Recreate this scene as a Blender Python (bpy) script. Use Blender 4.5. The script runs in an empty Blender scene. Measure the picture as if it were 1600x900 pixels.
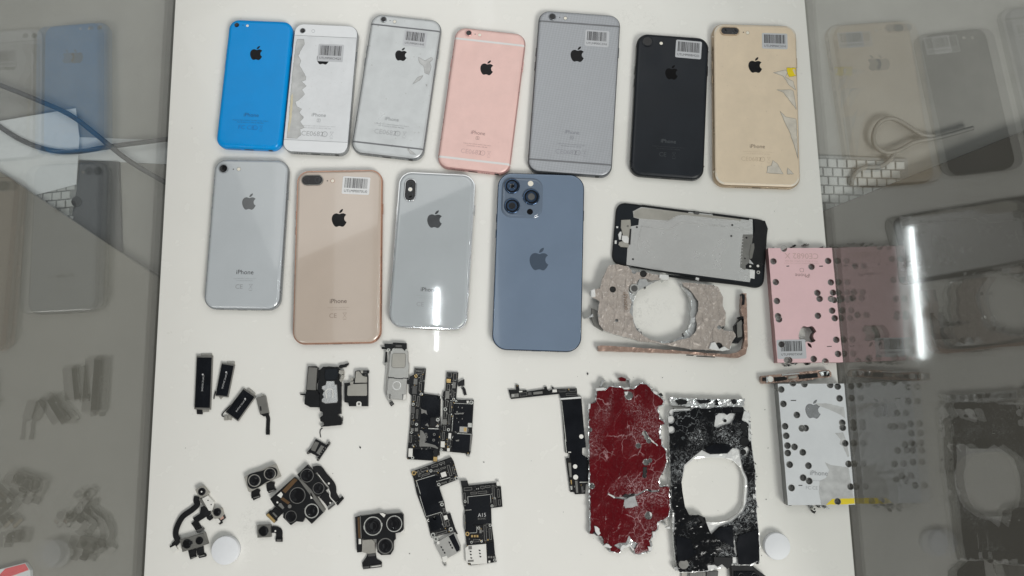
import bpy, math, random
from mathutils import Vector, Matrix, noise
from mathutils.geometry import delaunay_2d_cdt

# ------------------------------------------------------------------ camera, world, lamps
S = bpy.context.scene
COL = S.collection
MM = 0.001
F_PX, TILT, CAM = 1155.0, math.radians(8.9), (0.0, -103.0, 657.0)      # mm

cd = bpy.data.cameras.new('camera'); cam = bpy.data.objects.new('camera', cd); COL.objects.link(cam)
cd.sensor_width = 36.0; cd.lens = F_PX / 1600 * 36.0; cd.clip_start = 0.01; cd.clip_end = 50
cam.location = [v * MM for v in CAM]; cam.rotation_euler = (TILT, 0, 0)
S.camera = cam

w = bpy.data.worlds.new('World'); S.world = w; w.use_nodes = True
w.node_tree.nodes['Background'].inputs[0].default_value = (0.98, 1.0, 1.0, 1)
w.node_tree.nodes['Background'].inputs[1].default_value = 0.27

S.view_settings.view_transform = 'Standard'; S.view_settings.look = 'None'
S.view_settings.exposure = 0.0; S.view_settings.gamma = 1.0
S.cycles.max_bounces = 10; S.cycles.transparent_max_bounces = 24
S.cycles.caustics_reflective = False; S.cycles.caustics_refractive = False
try: S.cycles.use_denoising = True
except Exception: pass

def P(x, y, h=0.0):
    """photo pixel -> point on the horizontal plane at height h (mm)"""
    a = (x - 800) / F_PX; b = (450 - y) / F_PX
    dy = math.sin(TILT) + b * math.cos(TILT); dz = -math.cos(TILT) + b * math.sin(TILT)
    t = (CAM[2] - h) / -dz
    return Vector((CAM[0] + a * t, CAM[1] + dy * t))

def area_lamp(name, loc, target, sx, sy, watts, col, spin=None):
    l = bpy.data.lights.new(name, 'AREA'); l.shape = 'RECTANGLE'; l.size = sx; l.size_y = sy
    l.energy = watts; l.color = col
    o = bpy.data.objects.new(name, l); COL.objects.link(o); o.location = loc
    if spin is None:
        o.rotation_euler = (Vector(target) - Vector(loc)).to_track_quat('-Z', 'Y').to_euler()
    else:
        o.rotation_euler = (0, 0, spin)
    return o
# ceiling panel of the shop, behind the right shoulder
area_lamp('ceiling_panel', (1.9, -2.4, 3.0), (0, 0, 0), 1.7, 1.3, 121.0, (1.0, 0.985, 0.95))
# dim panel added overhead for a slanting edge mirrored faintly in the phone backs
def added_flat_panel(pxs, h, width, watts):
    a, c = [P(*p, 14 - h) for p in pxs]; d = c - a; n = Vector((-d.y, d.x)).normalized(); m = (a + c) / 2 + n * width * 500
    area_lamp('ceiling_panel', (m.x * MM, m.y * MM, h * MM), None, d.length * MM, width, watts, (1.0, 1.0, 0.98), spin=math.atan2(d.y, d.x))
added_flat_panel(((430, 420), (1190, 95)), 1500.0, 0.85, 5.0)
# the two ceiling tubes whose mirror images show as white streaks
TUBE_H = 1250.0
def tube(px0, px1, plane, width, watts):
    a = P(*px0, 2 * plane - TUBE_H); b = P(*px1, 2 * plane - TUBE_H)
    m = (a + b) / 2; d = b - a
    area_lamp('ceiling_tube', (m.x * MM, m.y * MM, TUBE_H * MM), None, width, d.length * MM, watts, (0.92, 0.98, 1.0),
              spin=math.atan2(d.y, d.x) - math.pi / 2)
tube((683, 452), (681, 548), 5.0, 0.0085, 0.36)
tube((1423, 355), (1441, 560), -24.0, 0.0105, 1.15)
tube((1403, 350), (1417, 556), -24.0, 0.012, 0.10)  # extra dim tube, added as the streak's fainter second image in the glass
tube((752, -160), (772, 1000), 0.0, 0.055, 0.42)       # long dim strip lights that leave the pale upright sheen on the board
tube((560, -160), (548, 1000), 0.0, 0.10, 0.40)

# ------------------------------------------------------------------ materials
def lin(c):
    if isinstance(c, str):
        c = [int(c[i:i + 2], 16) / 255 for i in (1, 3, 5)]
        c = [v / 12.92 if v <= .04045 else ((v + .055) / 1.055) ** 2.4 for v in c]
    return (*c, 1.0)

MATS = {}
def mat(name, col, rough=.4, metal=0., spec=.5, coat=0., var=.06, vscale=150., bump=0., bscale=900., speck=None, rvar=.08, fleck=None, weave=0., crease=0., cracks=None):
    m = bpy.data.materials.new(name); m.use_nodes = True; MATS[name] = m
    nt = m.node_tree; N = nt.nodes; L = nt.links; b = N['Principled BSDF']
    b.inputs['Metallic'].default_value = metal; b.inputs['Roughness'].default_value = rough
    b.inputs['Specular IOR Level'].default_value = spec
    b.inputs['Coat Weight'].default_value = coat; b.inputs['Coat Roughness'].default_value = .03
    tc = N.new('ShaderNodeTexCoord')
    nz = N.new('ShaderNodeTexNoise'); nz.inputs['Scale'].default_value = vscale; nz.inputs['Detail'].default_value = 6
    nz.inputs['Roughness'].default_value = .62
    L.new(tc.outputs['Object'], nz.inputs['Vector'])
    base = lin(col)
    r = N.new('ShaderNodeValToRGB'); r.color_ramp.elements[0].position = .3; r.color_ramp.elements[1].position = .7
    r.color_ramp.elements[0].color = tuple(max(0, v * (1 - var)) for v in base[:3]) + (1,)
    r.color_ramp.elements[1].color = tuple(min(1, v * (1 + var)) for v in base[:3]) + (1,)
    L.new(nz.outputs['Fac'], r.inputs['Fac']); out = r.outputs['Color']
    if speck:                                    # small stains: (colour, threshold, scale)
        sc, th, ss = speck
        n2 = N.new('ShaderNodeTexNoise'); n2.inputs['Scale'].default_value = ss; n2.inputs['Detail'].default_value = 3
        L.new(tc.outputs['Object'], n2.inputs['Vector'])
        r2 = N.new('ShaderNodeValToRGB'); r2.color_ramp.elements[0].position = th; r2.color_ramp.elements[1].position = th + .04
        L.new(n2.outputs['Fac'], r2.inputs['Fac'])
        mx = N.new('ShaderNodeMixRGB'); mx.inputs['Color2'].default_value = lin(sc)
        L.new(r2.outputs['Color'], mx.inputs['Fac']); L.new(out, mx.inputs['Color1']); out = mx.outputs['Color']
    if fleck:                                    # scuffed flakes in clusters: (colour, cluster threshold, cluster scale, flake scale)
        fc, th, s1, s2 = fleck
        n3 = N.new('ShaderNodeTexNoise'); n3.inputs['Scale'].default_value = s1; n3.inputs['Detail'].default_value = 4
        n4 = N.new('ShaderNodeTexNoise'); n4.inputs['Scale'].default_value = s2; n4.inputs['Detail'].default_value = 8; n4.inputs['Roughness'].default_value = .75
        n4.inputs['Distortion'].default_value = 1.2
        for n in (n3, n4): L.new(tc.outputs['Object'], n.inputs['Vector'])
        ra = N.new('ShaderNodeValToRGB'); ra.color_ramp.elements[0].position = th; ra.color_ramp.elements[1].position = th + .14
        rb = N.new('ShaderNodeValToRGB'); rb.color_ramp.elements[0].position = .50; rb.color_ramp.elements[1].position = .62
        L.new(n3.outputs['Fac'], ra.inputs['Fac']); L.new(n4.outputs['Fac'], rb.inputs['Fac'])
        mu = N.new('ShaderNodeMath'); mu.operation = 'MULTIPLY'; L.new(ra.outputs['Color'], mu.inputs[0]); L.new(rb.outputs['Color'], mu.inputs[1])
        mx = N.new('ShaderNodeMixRGB'); mx.inputs['Color2'].default_value = lin(fc)
        L.new(mu.outputs[0], mx.inputs['Fac']); L.new(out, mx.inputs['Color1']); out = mx.outputs['Color']
    if cracks:                                   # thin pale crack lines, broken up by noise
        cc, cs, cw = cracks
        nd = N.new('ShaderNodeTexNoise'); nd.inputs['Scale'].default_value = cs * 1.5; nd.inputs['Detail'].default_value = 4; L.new(tc.outputs['Object'], nd.inputs['Vector'])
        va = N.new('ShaderNodeVectorMath'); va.operation = 'MULTIPLY_ADD'; va.inputs[1].default_value = (.012,) * 3
        L.new(nd.outputs['Color'], va.inputs[0]); L.new(tc.outputs['Object'], va.inputs[2])
        vo = N.new('ShaderNodeTexVoronoi'); vo.feature = 'DISTANCE_TO_EDGE'; vo.inputs['Scale'].default_value = cs; L.new(va.outputs[0], vo.inputs['Vector'])
        rc = N.new('ShaderNodeValToRGB'); rc.color_ramp.elements[0].color = (1, 1, 1, 1); rc.color_ramp.elements[1].color = (0, 0, 0, 1); rc.color_ramp.elements[1].position = cw
        L.new(vo.outputs['Distance'], rc.inputs['Fac'])
        nm = N.new('ShaderNodeTexNoise'); nm.inputs['Scale'].default_value = 45; L.new(tc.outputs['Object'], nm.inputs['Vector'])
        rm = N.new('ShaderNodeValToRGB'); rm.color_ramp.elements[0].position = .47; rm.color_ramp.elements[1].position = .58; L.new(nm.outputs['Fac'], rm.inputs['Fac'])
        mu = N.new('ShaderNodeMath'); mu.operation = 'MULTIPLY'; L.new(rc.outputs['Color'], mu.inputs[0]); L.new(rm.outputs['Color'], mu.inputs[1])
        mx = N.new('ShaderNodeMixRGB'); mx.inputs['Color2'].default_value = lin(cc)
        L.new(mu.outputs[0], mx.inputs['Fac']); L.new(out, mx.inputs['Color1']); out = mx.outputs['Color']
    if weave:
        mp = N.new('ShaderNodeMapping'); mp.inputs['Rotation'].default_value = (0, 0, math.radians(52)); mp.inputs['Scale'].default_value = (1, 1.25, 1)
        ck = N.new('ShaderNodeTexChecker'); ck.inputs['Scale'].default_value = 520
        ck.inputs['Color1'].default_value = (1, 1, 1, 1); ck.inputs['Color2'].default_value = (1 - weave,) * 3 + (1,)
        L.new(tc.outputs['Object'], mp.inputs['Vector']); L.new(mp.outputs[0], ck.inputs['Vector'])
        mx = N.new('ShaderNodeMixRGB'); mx.blend_type = 'MULTIPLY'; mx.inputs['Fac'].default_value = 1
        L.new(out, mx.inputs['Color1']); L.new(ck.outputs['Color'], mx.inputs['Color2']); out = mx.outputs['Color']
    L.new(out, b.inputs['Base Color'])
    if rvar:
        n5 = N.new('ShaderNodeTexNoise'); n5.inputs['Scale'].default_value = 60; n5.inputs['Detail'].default_value = 8
        L.new(tc.outputs['Object'], n5.inputs['Vector'])
        mr = N.new('ShaderNodeMapRange'); mr.inputs['From Min'].default_value = .3; mr.inputs['From Max'].default_value = .7
        mr.inputs['To Min'].default_value = max(.02, rough - rvar); mr.inputs['To Max'].default_value = min(1, rough + rvar)
        L.new(n5.outputs['Fac'], mr.inputs['Value']); L.new(mr.outputs[0], b.inputs['Roughness'])
    if bump:
        n6 = N.new('ShaderNodeTexNoise'); n6.inputs['Scale'].default_value = bscale; n6.inputs['Detail'].default_value = 7
        L.new(tc.outputs['Object'], n6.inputs['Vector'])
        bp = N.new('ShaderNodeBump'); bp.inputs['Strength'].default_value = bump; bp.inputs['Distance'].default_value = .0006
        L.new(n6.outputs['Fac'], bp.inputs['Height']); L.new(bp.outputs[0], b.inputs['Normal'])
        if crease:                               # long creases of a crumpled sheet
            for vs_, rz in ((70, .5), (130, 2.0)):
                mp = N.new('ShaderNodeMapping'); mp.inputs['Rotation'].default_value = (0, 0, rz); mp.inputs['Scale'].default_value = (1, .42, 1)
                nd = N.new('ShaderNodeTexNoise'); nd.inputs['Scale'].default_value = 90
                vo = N.new('ShaderNodeTexVoronoi'); vo.feature = 'DISTANCE_TO_EDGE'; vo.inputs['Scale'].default_value = vs_
                L.new(tc.outputs['Object'], mp.inputs['Vector']); L.new(mp.outputs[0], vo.inputs['Vector'])
                rc = N.new('ShaderNodeValToRGB'); rc.color_ramp.elements[1].position = .09; L.new(vo.outputs['Distance'], rc.inputs['Fac'])
                b2 = N.new('ShaderNodeBump'); b2.inputs['Strength'].default_value = crease * .8; b2.inputs['Distance'].default_value = .0008; b2.invert = True
                L.new(rc.outputs['Color'], b2.inputs['Height']); L.new(bp.outputs[0], b2.inputs['Normal']); L.new(b2.outputs[0], b.inputs['Normal']); bp = b2
    return m

M = mat
M('board', (.80, .79, .745), .24, spec=.5, coat=.45, var=.018, vscale=9, speck=((.74, .728, .68), .72, 90), rvar=.05, fleck=((.66, .65, .61), .60, 12, 300))
M('desk', (.245, .24, .222), .5, spec=.3, var=.12, vscale=14, bump=.1, bscale=120)
M('ledge', (.185, .175, .152), .07, spec=.4, var=.10, vscale=6, rvar=.02)
M('ledge_dark', (.05, .046, .039), .055, spec=.5, var=.12, vscale=6, rvar=.02)
M('paper', (.58, .60, .61), .7, var=.03)
M('key', (.40, .41, .40), .55, var=.02)
M('keybase', (.20, .205, .20), .5, var=.03)
M('cable_dark', (.05, .053, .056), .5)
M('cable_white', (.16, .158, .145), .5)
M('red_print', (.62, .03, .045), .5)
# phones
M('blue_plastic', (.0, .275, .70), .14, spec=.2, coat=.04, var=.035, vscale=40, rvar=.04)
M('white_alu', (.70, .715, .73), .38, metal=.15, var=.03, speck=((.56, .56, .53), .70, 420))
M('white_glass', (.76, .775, .79), .18, var=.015, rvar=.03)
M('silver_alu', (.56, .58, .585), .36, metal=.25, var=.07, vscale=50, speck=((.46, .47, .455), .69, 380), rvar=.1)
M('silver_edge', (.27, .285, .295), .28, metal=.5, var=.05)  # rim colour darkened to carry the reflection of dark surroundings
M('film_tear', (.50, .505, .50), .42, var=.18, vscale=110, bump=.2)
M('film_tear_light', (.61, .565, .49), .4, var=.16, vscale=110, bump=.2)
M('glue', (.62, .56, .40), .5, var=.1)
M('rose_alu', (.80, .545, .50), .38, metal=.08, var=.055, vscale=50, speck=((.72, .47, .44), .70, 420))
M('rose_edge', (.66, .38, .36), .3, metal=.5)
M('white_band', (.74, .73, .72), .45, var=.02)
M('grey_alu', (.395, .41, .435), .40, metal=.15, var=.05, vscale=60, speck=((.25, .26, .28), .73, 420), weave=.11)
M('grey_edge', (.12, .128, .138), .3, metal=.5)  # dark tone also paints the reflection round the grey phone's shoulder
M('grey_band', (.17, .175, .185), .45)
M('black_alu', (.009, .012, .017), .36, spec=.33, var=.16, vscale=30)
M('black_edge', (.008, .010, .013), .3)
M('black_logo', (.0015, .0015, .002), .3, spec=.12, var=.0, rvar=.02)
M('gold_alu', (.735, .61, .455), .42, metal=.1, var=.05, vscale=60, speck=((.66, .54, .40), .70, 380))
M('gold_edge', (.50, .38, .26), .3, metal=.55)
M('gold_band', (.76, .70, .60), .45)
M('yellow_tag', (.80, .62, .01), .5, var=.05)
M('silver_glass', (.475, .505, .525), .10, coat=1, var=.03, vscale=25, rvar=.03, speck=((.53, .56, .58), .72, 700))
M('gold_glass', (.51, .425, .355), .10, coat=1, var=.03, vscale=25, rvar=.03, speck=((.56, .47, .40), .72, 700))
M('gold_frame', (.42, .22, .15), .25, metal=.7)
M('mirror_glass', (.42, .45, .465), .05, coat=1, var=.04, vscale=22, rvar=.02, speck=((.5, .53, .55), .73, 700))
M('chrome', (.62, .63, .64), .10, metal=1, var=.03)
M('sierra_glass', (.158, .213, .295), .12, coat=.8, var=.045, vscale=24, rvar=.04, speck=((.19, .245, .33), .72, 700))
M('sierra_plate', (.125, .165, .225), .08, coat=1, var=.02, rvar=.02)
M('sierra_frame', (.045, .075, .13), .14, metal=.85)
M('logo_dark', (.006, .006, .007), .22, spec=.15, var=0)
M('logo_grey', (.16, .165, .17), .14, metal=.4, var=0)
M('logo_sierra', (.09, .122, .17), .08, metal=.4, var=0)
M('logo_mirror', (.10, .105, .11), .08, metal=.5, var=0)
M('ink_dark', (.03, .03, .032), .5, var=0, rvar=0)
M('ink_blue', (.0, .06, .22), .4, var=0, rvar=0)
M('ink_blue_faint', (.0, .14, .45), .4, var=0, rvar=0)
M('ink_grey', (.26, .27, .28), .5, var=0, rvar=0)
M('ink_faint', (.40, .41, .42), .5, var=0, rvar=0)
M('ink_rose', (.30, .18, .17), .5, var=0, rvar=0)
M('ink_rose_faint', (.60, .40, .38), .5, var=0, rvar=0)
M('ink_plum', (.20, .205, .23), .5, var=0, rvar=0)
M('ink_plum_faint', (.29, .295, .325), .5, var=0, rvar=0)
M('ink_coal', (.07, .078, .085), .45, var=0, rvar=0)
M('ink_coal_faint', (.032, .037, .042), .45, var=0, rvar=0)
M('ink_gold', (.20, .14, .10), .5, var=0, rvar=0)
M('ink_gold_faint', (.60, .48, .34), .5, var=0, rvar=0)
M('ink_goldglass', (.10, .07, .055), .4, var=0, rvar=0)
M('ink_goldglass_faint', (.30, .235, .19), .4, var=0, rvar=0)
M('ink_pale', (.28, .29, .30), .5, var=0, rvar=0)
M('sticker', (.74, .745, .745), .42, var=.03)
M('sticker_film', (.52, .53, .55), .38, var=.03)
M('lens', (.002, .002, .003), .05, spec=.4, var=0, rvar=0)
M('lens_ring', (.03, .031, .034), .25, metal=.5)
M('flash', (.80, .76, .66), .25, var=.05)
M('port', (.004, .004, .004), .6)
# components
M('black_plastic', (.006, .0065, .0075), .36, spec=.3, var=.2, bump=.06)
M('black_flex', (.007, .007, .008), .33, spec=.35, var=.2)
M('black_film', (.002, .003, .0055), .20, spec=.3, var=.3, vscale=60, rvar=.08)
M('pcb', (.006, .0065, .0075), .34, spec=.3, var=.3, vscale=700, speck=((.10, .085, .06), .66, 1500))
M('steel', (.46, .455, .43), .34, metal=.55, var=.05, bump=.05, bscale=500)
M('steel_dark', (.20, .195, .18), .36, metal=.5, var=.06)
M('steel_bright', (.86, .86, .84), .22, metal=.35, var=.05)
M('nickel', (.40, .385, .345), .34, metal=.45, var=.06)
M('crumple_steel', (.70, .71, .70), .16, metal=.7, var=.12, vscale=300, bump=.6, bscale=260)
M('gold_pad', (.62, .43, .18), .3, metal=.7)
M('copper_flex', (.10, .052, .018), .4, var=.2)
M('chip', (.012, .0125, .014), .4, spec=.3, var=.2)
M('chip_grey', (.20, .197, .185), .38, metal=.3, var=.15)
M('chip_mid', (.075, .074, .072), .4, var=.2)
M('chip_white', (.72, .71, .67), .4)
M('solder', (.62, .62, .58), .28, metal=.7, bump=.3)
M('print_white', (.50, .50, .50), .5, var=0, rvar=0)
M('screen_black', (.005, .0075, .011), .42, spec=.3, var=.1)
M('shield', (.66, .66, .645), .26, metal=.6, var=.05, vscale=900, rvar=.02)
M('shield_edge', (.62, .62, .60), .3, metal=.6)
M('red_coat', (.095, .0, .003), .22, spec=.26, var=.15, vscale=90, bump=.5, bscale=520, fleck=((.46, .32, .33), .51, 26, 640), crease=.25, cracks=((.38, .23, .24), 60, .02), rvar=.1)
M('black_scuff', (.0018, .0022, .0032), .14, spec=.35, var=.3, bump=.45, bscale=520, fleck=((.50, .52, .53), .50, 30, 520), cracks=((.25, .265, .27), 110, .02), rvar=.08)
M('steel_polish', (.70, .70, .69), .20, metal=.85, var=.06, bump=.35, bscale=120)
M('rose_skin', (.40, .352, .315), .34, metal=.12, var=.16, vscale=200, bump=.6, bscale=620, speck=((.58, .54, .51), .62, 620), fleck=((.30, .255, .225), .40, 60, 700), crease=.6)
M('rose_metal', (.36, .245, .195), .3, metal=.45, var=.2, bump=.25)
M('pink_alu', (.80, .545, .565), .42, metal=.08, var=.025, vscale=80)
M('pink_side', (.40, .22, .22), .4, metal=.3, var=.1)
M('drilled_white', (.68, .70, .715), .4, metal=.08, var=.03, vscale=80)
M('drilled_side', (.24, .245, .24), .42, metal=.3, var=.1)
M('hole_wall', (.36, .36, .345), .5, metal=.1, var=.4, vscale=500)
M('disc_white', (.76, .775, .795), .5, var=.015)
M('orange_glass', (.50, .32, .26), .15, coat=.6)

def glass_material():
    m = bpy.data.materials.new('clear_glass'); m.use_nodes = True; nt = m.node_tree; N = nt.nodes; L = nt.links
    N.remove(N['Principled BSDF'])
    g = N.new('ShaderNodeNewGeometry'); d = N.new('ShaderNodeVectorMath'); d.operation = 'DOT_PRODUCT'
    L.new(g.outputs['Normal'], d.inputs[0]); L.new(g.outputs['Incoming'], d.inputs[1])
    def mth(op, a, b=None):
        n = N.new('ShaderNodeMath'); n.operation = op
        for i, v in enumerate((a, b)):
            if v is None: continue
            if isinstance(v, (int, float)): n.inputs[i].default_value = v
            else: L.new(v, n.inputs[i])
        return n.outputs[0]
    c = mth('ABSOLUTE', d.outputs['Value']); p = mth('POWER', mth('SUBTRACT', 1.0, c), 5.0)
    f = mth('ADD', mth('MULTIPLY', p, .95), .058)           # Schlick reflectance of one glass face
    t = N.new('ShaderNodeBsdfTransparent'); t.inputs[0].default_value = (.955, .965, .955, 1)
    gl = N.new('ShaderNodeBsdfGlossy'); gl.inputs['Roughness'].default_value = .0; gl.inputs['Color'].default_value = (1, 1, 1, 1)
    mx = N.new('ShaderNodeMixShader'); L.new(f, mx.inputs[0]); L.new(t.outputs[0], mx.inputs[1]); L.new(gl.outputs[0], mx.inputs[2])
    L.new(mx.outputs[0], N['Material Output'].inputs[0])
    MATS['clear_glass'] = m
glass_material()

# ------------------------------------------------------------------ mesh helpers (all numbers in mm)
def area2(p): return sum(p[i][0] * p[(i + 1) % len(p)][1] - p[(i + 1) % len(p)][0] * p[i][1] for i in range(len(p)))
def ccw(p): return list(p) if area2(p) > 0 else list(reversed(p))
def inset(p, d):
    p = ccw(p); n = len(p); out = []
    for i in range(n):
        a, b, c = Vector(p[i - 1][:2]), Vector(p[i][:2]), Vector(p[(i + 1) % n][:2])
        e1 = (b - a); e2 = (c - b)
        if e1.length < 1e-6 or e2.length < 1e-6: out.append(tuple(b)); continue
        e1.normalize(); e2.normalize()
        n1 = Vector((-e1.y, e1.x)); n2 = Vector((-e2.y, e2.x)); m = n1 + n2
        k = d / max(.35, 1 + n1.dot(n2))
        out.append((b.x + m.x * k, b.y + m.y * k))
    return out
def inside(pt, poly):
    x, y = pt; c = False; j = len(poly) - 1
    for i in range(len(poly)):
        xi, yi = poly[i]; xj, yj = poly[j]
        if (yi > y) != (yj > y) and x < (xj - xi) * (y - yi) / (yj - yi) + xi: c = not c
        j = i
    return c
def circle(cx, cy, r, n=18, ry=None):
    return [(cx + r * math.cos(2 * math.pi * i / n), cy + (ry or r) * math.sin(2 * math.pi * i / n)) for i in range(n)]
def rrect(w, l, r, n=8, cx=0, cy=0):
    r = min(r, w / 2 - .001, l / 2 - .001); out = []
    for sx, sy, a0 in ((1, 1, 0), (-1, 1, 90), (-1, -1, 180), (1, -1, 270)):
        for i in range(n + 1):
            a = math.radians(a0 + 90 * i / n)
            out.append((cx + sx * (w / 2 - r) + r * math.cos(a), cy + sy * (l / 2 - r) + r * math.sin(a)))
    return out
def rot(p, a, c=(0, 0)):
    ca, sa = math.cos(a), math.sin(a)
    return [(c[0] + x * ca - y * sa, c[1] + x * sa + y * ca) for x, y in p]
def jag(poly, step, amp, rng):
    out = []; n = len(poly)
    for i in range(n):
        a = Vector(poly[i][:2]); b = Vector(poly[(i + 1) % n][:2]); k = max(1, int((b - a).length / step))
        nn = Vector((-(b - a).y, (b - a).x)); nn = nn.normalized() if nn.length else nn
        for j in range(k):
            q = a.lerp(b, j / k) + nn * rng.uniform(-amp, amp) * (rng.random() ** .5)
            out.append((q.x, q.y))
    return out

class MB:
    def __init__(s): s.v = []; s.f = []; s.mi = []
    def add(s, vs, fs, mi=0):
        o = len(s.v); s.v += [tuple(v) for v in vs]; s.f += [tuple(i + o for i in f) for f in fs]; s.mi += [mi] * len(fs)
    def loops(s, loops, cap0=True, cap1=True, mi=0):
        n = len(loops[0]); vs = [v for l in loops for v in l]; fs = []
        for k in range(len(loops) - 1):
            for i in range(n):
                j = (i + 1) % n; fs.append((k * n + i, k * n + j, (k + 1) * n + j, (k + 1) * n + i))
        if cap0: fs.append(tuple(range(n - 1, -1, -1)))
        if cap1: fs.append(tuple((len(loops) - 1) * n + i for i in range(n)))
        s.add(vs, fs, mi)
    def prism(s, poly, z0, z1, bev=0.):
        p = ccw([q[:2] for q in poly])
        L = [[(x, y, z0) for x, y in p]]
        if bev > 0:
            L.append([(x, y, z1 - bev) for x, y in p]); L.append([(x, y, z1) for x, y in inset(p, bev)])
        else: L.append([(x, y, z1) for x, y in p])
        s.loops(L)
    def box(s, cx, cy, wx, wy, z0, z1, a=0., bev=0.):
        s.prism(rot([(-wx / 2, -wy / 2), (wx / 2, -wy / 2), (wx / 2, wy / 2), (-wx / 2, wy / 2)], a, (cx, cy)), z0, z1, bev)
    def lathe(s, cx, cy, prof, n=24):
        s.loops([[(x, y, z) for x, y in circle(cx, cy, max(r, .01), n)] for r, z in prof])
    def ring(s, cx, cy, r0, r1, z0, z1, n=22, a0=0, a1=2 * math.pi):
        m = n + (0 if abs(a1 - a0) >= 2 * math.pi - 1e-4 else 1); vs = []; fs = []
        for i in range(m):
            a = a0 + (a1 - a0) * i / n; c_, s_ = math.cos(a), math.sin(a)
            vs += [(cx + r0 * c_, cy + r0 * s_, z0), (cx + r1 * c_, cy + r1 * s_, z0), (cx + r1 * c_, cy + r1 * s_, z1), (cx + r0 * c_, cy + r0 * s_, z1)]
        for i in range(n):
            a, b = 4 * i, 4 * ((i + 1) % m)
            fs += [(a + 2, a + 3, b + 3, b + 2)[::-1], (a + 1, a + 2, b + 2, b + 1)[::-1], (a + 3, a, b, b + 3)[::-1]]
        s.add(vs, fs)
    def ribbon(s, path, wd, z0, z1, zfun=None):
        """flat strip of width wd along a path"""
        pts = [Vector(p[:2]) for p in path]; n = len(pts); lp = []; rp = []
        for i in range(n):
            d = (pts[min(i + 1, n - 1)] - pts[max(i - 1, 0)]).normalized(); q = Vector((-d.y, d.x)) * wd / 2
            lp.append(pts[i] + q); rp.append(pts[i] - q)
        vs = []
        for i in range(n):
            zz = zfun(i / (n - 1)) if zfun else 0
            vs += [(lp[i].x, lp[i].y, z0 + zz), (rp[i].x, rp[i].y, z0 + zz), (rp[i].x, rp[i].y, z1 + zz), (lp[i].x, lp[i].y, z1 + zz)]
        fs = [(0, 1, 2, 3), tuple(4 * (n - 1) + k for k in (3, 2, 1, 0))]
        for i in range(n - 1):
            a, b = 4 * i, 4 * i + 4
            for k in range(4): fs.append((a + k, b + k, b + (k + 1) % 4, a + (k + 1) % 4)[::-1])
        s.add(vs, [f[::-1] for f in fs])
    def tube(s, path, r, n=8):
        L = []
        pts = [Vector(p) for p in path]
        for i, p in enumerate(pts):
            d = (pts[min(i + 1, len(pts) - 1)] - pts[max(i - 1, 0)]).normalized()
            u = d.cross(Vector((0, 0, 1))); u = u.normalized() if u.length > 1e-5 else Vector((1, 0, 0)); v = u.cross(d)
            L.append([tuple(p + r * (math.cos(2 * math.pi * k / n) * u + math.sin(2 * math.pi * k / n) * v)) for k in range(n)])
        s.loops([l[::-1] for l in L])
    def region(s, outer, holes, z0, ztop, spacing=None, rng=None, zbot=None, wall_mi=0):
        """plate with holes; ztop(x, y) gives the top height; optional inner grid of points"""
        rng = rng or random.Random(1)
        loops = [ccw(outer)] + [ccw(h) for h in holes]
        vs = []; es = []
        for l in loops:
            o = len(vs); vs += [Vector(p[:2]) for p in l]; es += [(o + i, o + (i + 1) % len(l)) for i in range(len(l))]
        if spacing:
            xs = [p[0] for p in outer]; ys = [p[1] for p in outer]; y = min(ys)
            while y < max(ys):
                x = min(xs)
                while x < max(xs):
                    q = (x + rng.uniform(-.4, .4) * spacing, y + rng.uniform(-.4, .4) * spacing)
                    if inside(q, loops[0]) and not any(inside(q, h) for h in loops[1:]): vs.append(Vector(q))
                    x += spacing
                y += spacing
        ov, oe, of, *_ = delaunay_2d_cdt(vs, es, [], 0, 1e-4)
        tris = []
        for f in of:
            c = [sum(ov[i][k] for i in f) / 3 for k in (0, 1)]
            if inside(c, loops[0]) and not any(inside(c, h) for h in loops[1:]):
                a = [ov[i] for i in f]
                if area2(a) < 0: f = f[::-1]
                tris.append(tuple(f))
        n = len(ov)
        V = [(p.x, p.y, ztop(p.x, p.y)) for p in ov] + [(p.x, p.y, zbot(p.x, p.y) if zbot else z0) for p in ov]
        cnt = {}
        for t in tris:
            for i in range(3): cnt[(t[i], t[(i + 1) % 3])] = 1
        walls = [(a, a + n, b + n, b) for (a, b) in cnt if (b, a) not in cnt]
        s.add(V, tris + [tuple(i + n for i in t[::-1]) for t in tris])
        s.add(V, walls, wall_mi)
    def obj(s, name, m, parent=None, loc=(0, 0, 0), rz=0., smooth=0):
        me = bpy.data.meshes.new(name)
        me.from_pydata([(x * MM, y * MM, z * MM) for x, y, z in s.v], [], s.f)
        for k in (m if isinstance(m, (list, tuple)) else [m]): me.materials.append(MATS[k])
        if any(s.mi): me.polygons.foreach_set('material_index', s.mi)
        if smooth:
            me.polygons.foreach_set('use_smooth', [True] * len(me.polygons)); me.set_sharp_from_angle(angle=math.radians(smooth))
        me.update()
        o = bpy.data.objects.new(name, me); COL.objects.link(o)
        o.location = [v * MM for v in loc]; o.rotation_euler = (0, 0, rz)
        if parent: o.parent = parent
        return o

def tag(o, label=None, cat=None, group=None, kind=None):
    for k, v in (('label', label), ('category', cat), ('group', group), ('kind', kind)):
        if v: o[k] = v
    return o

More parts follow.
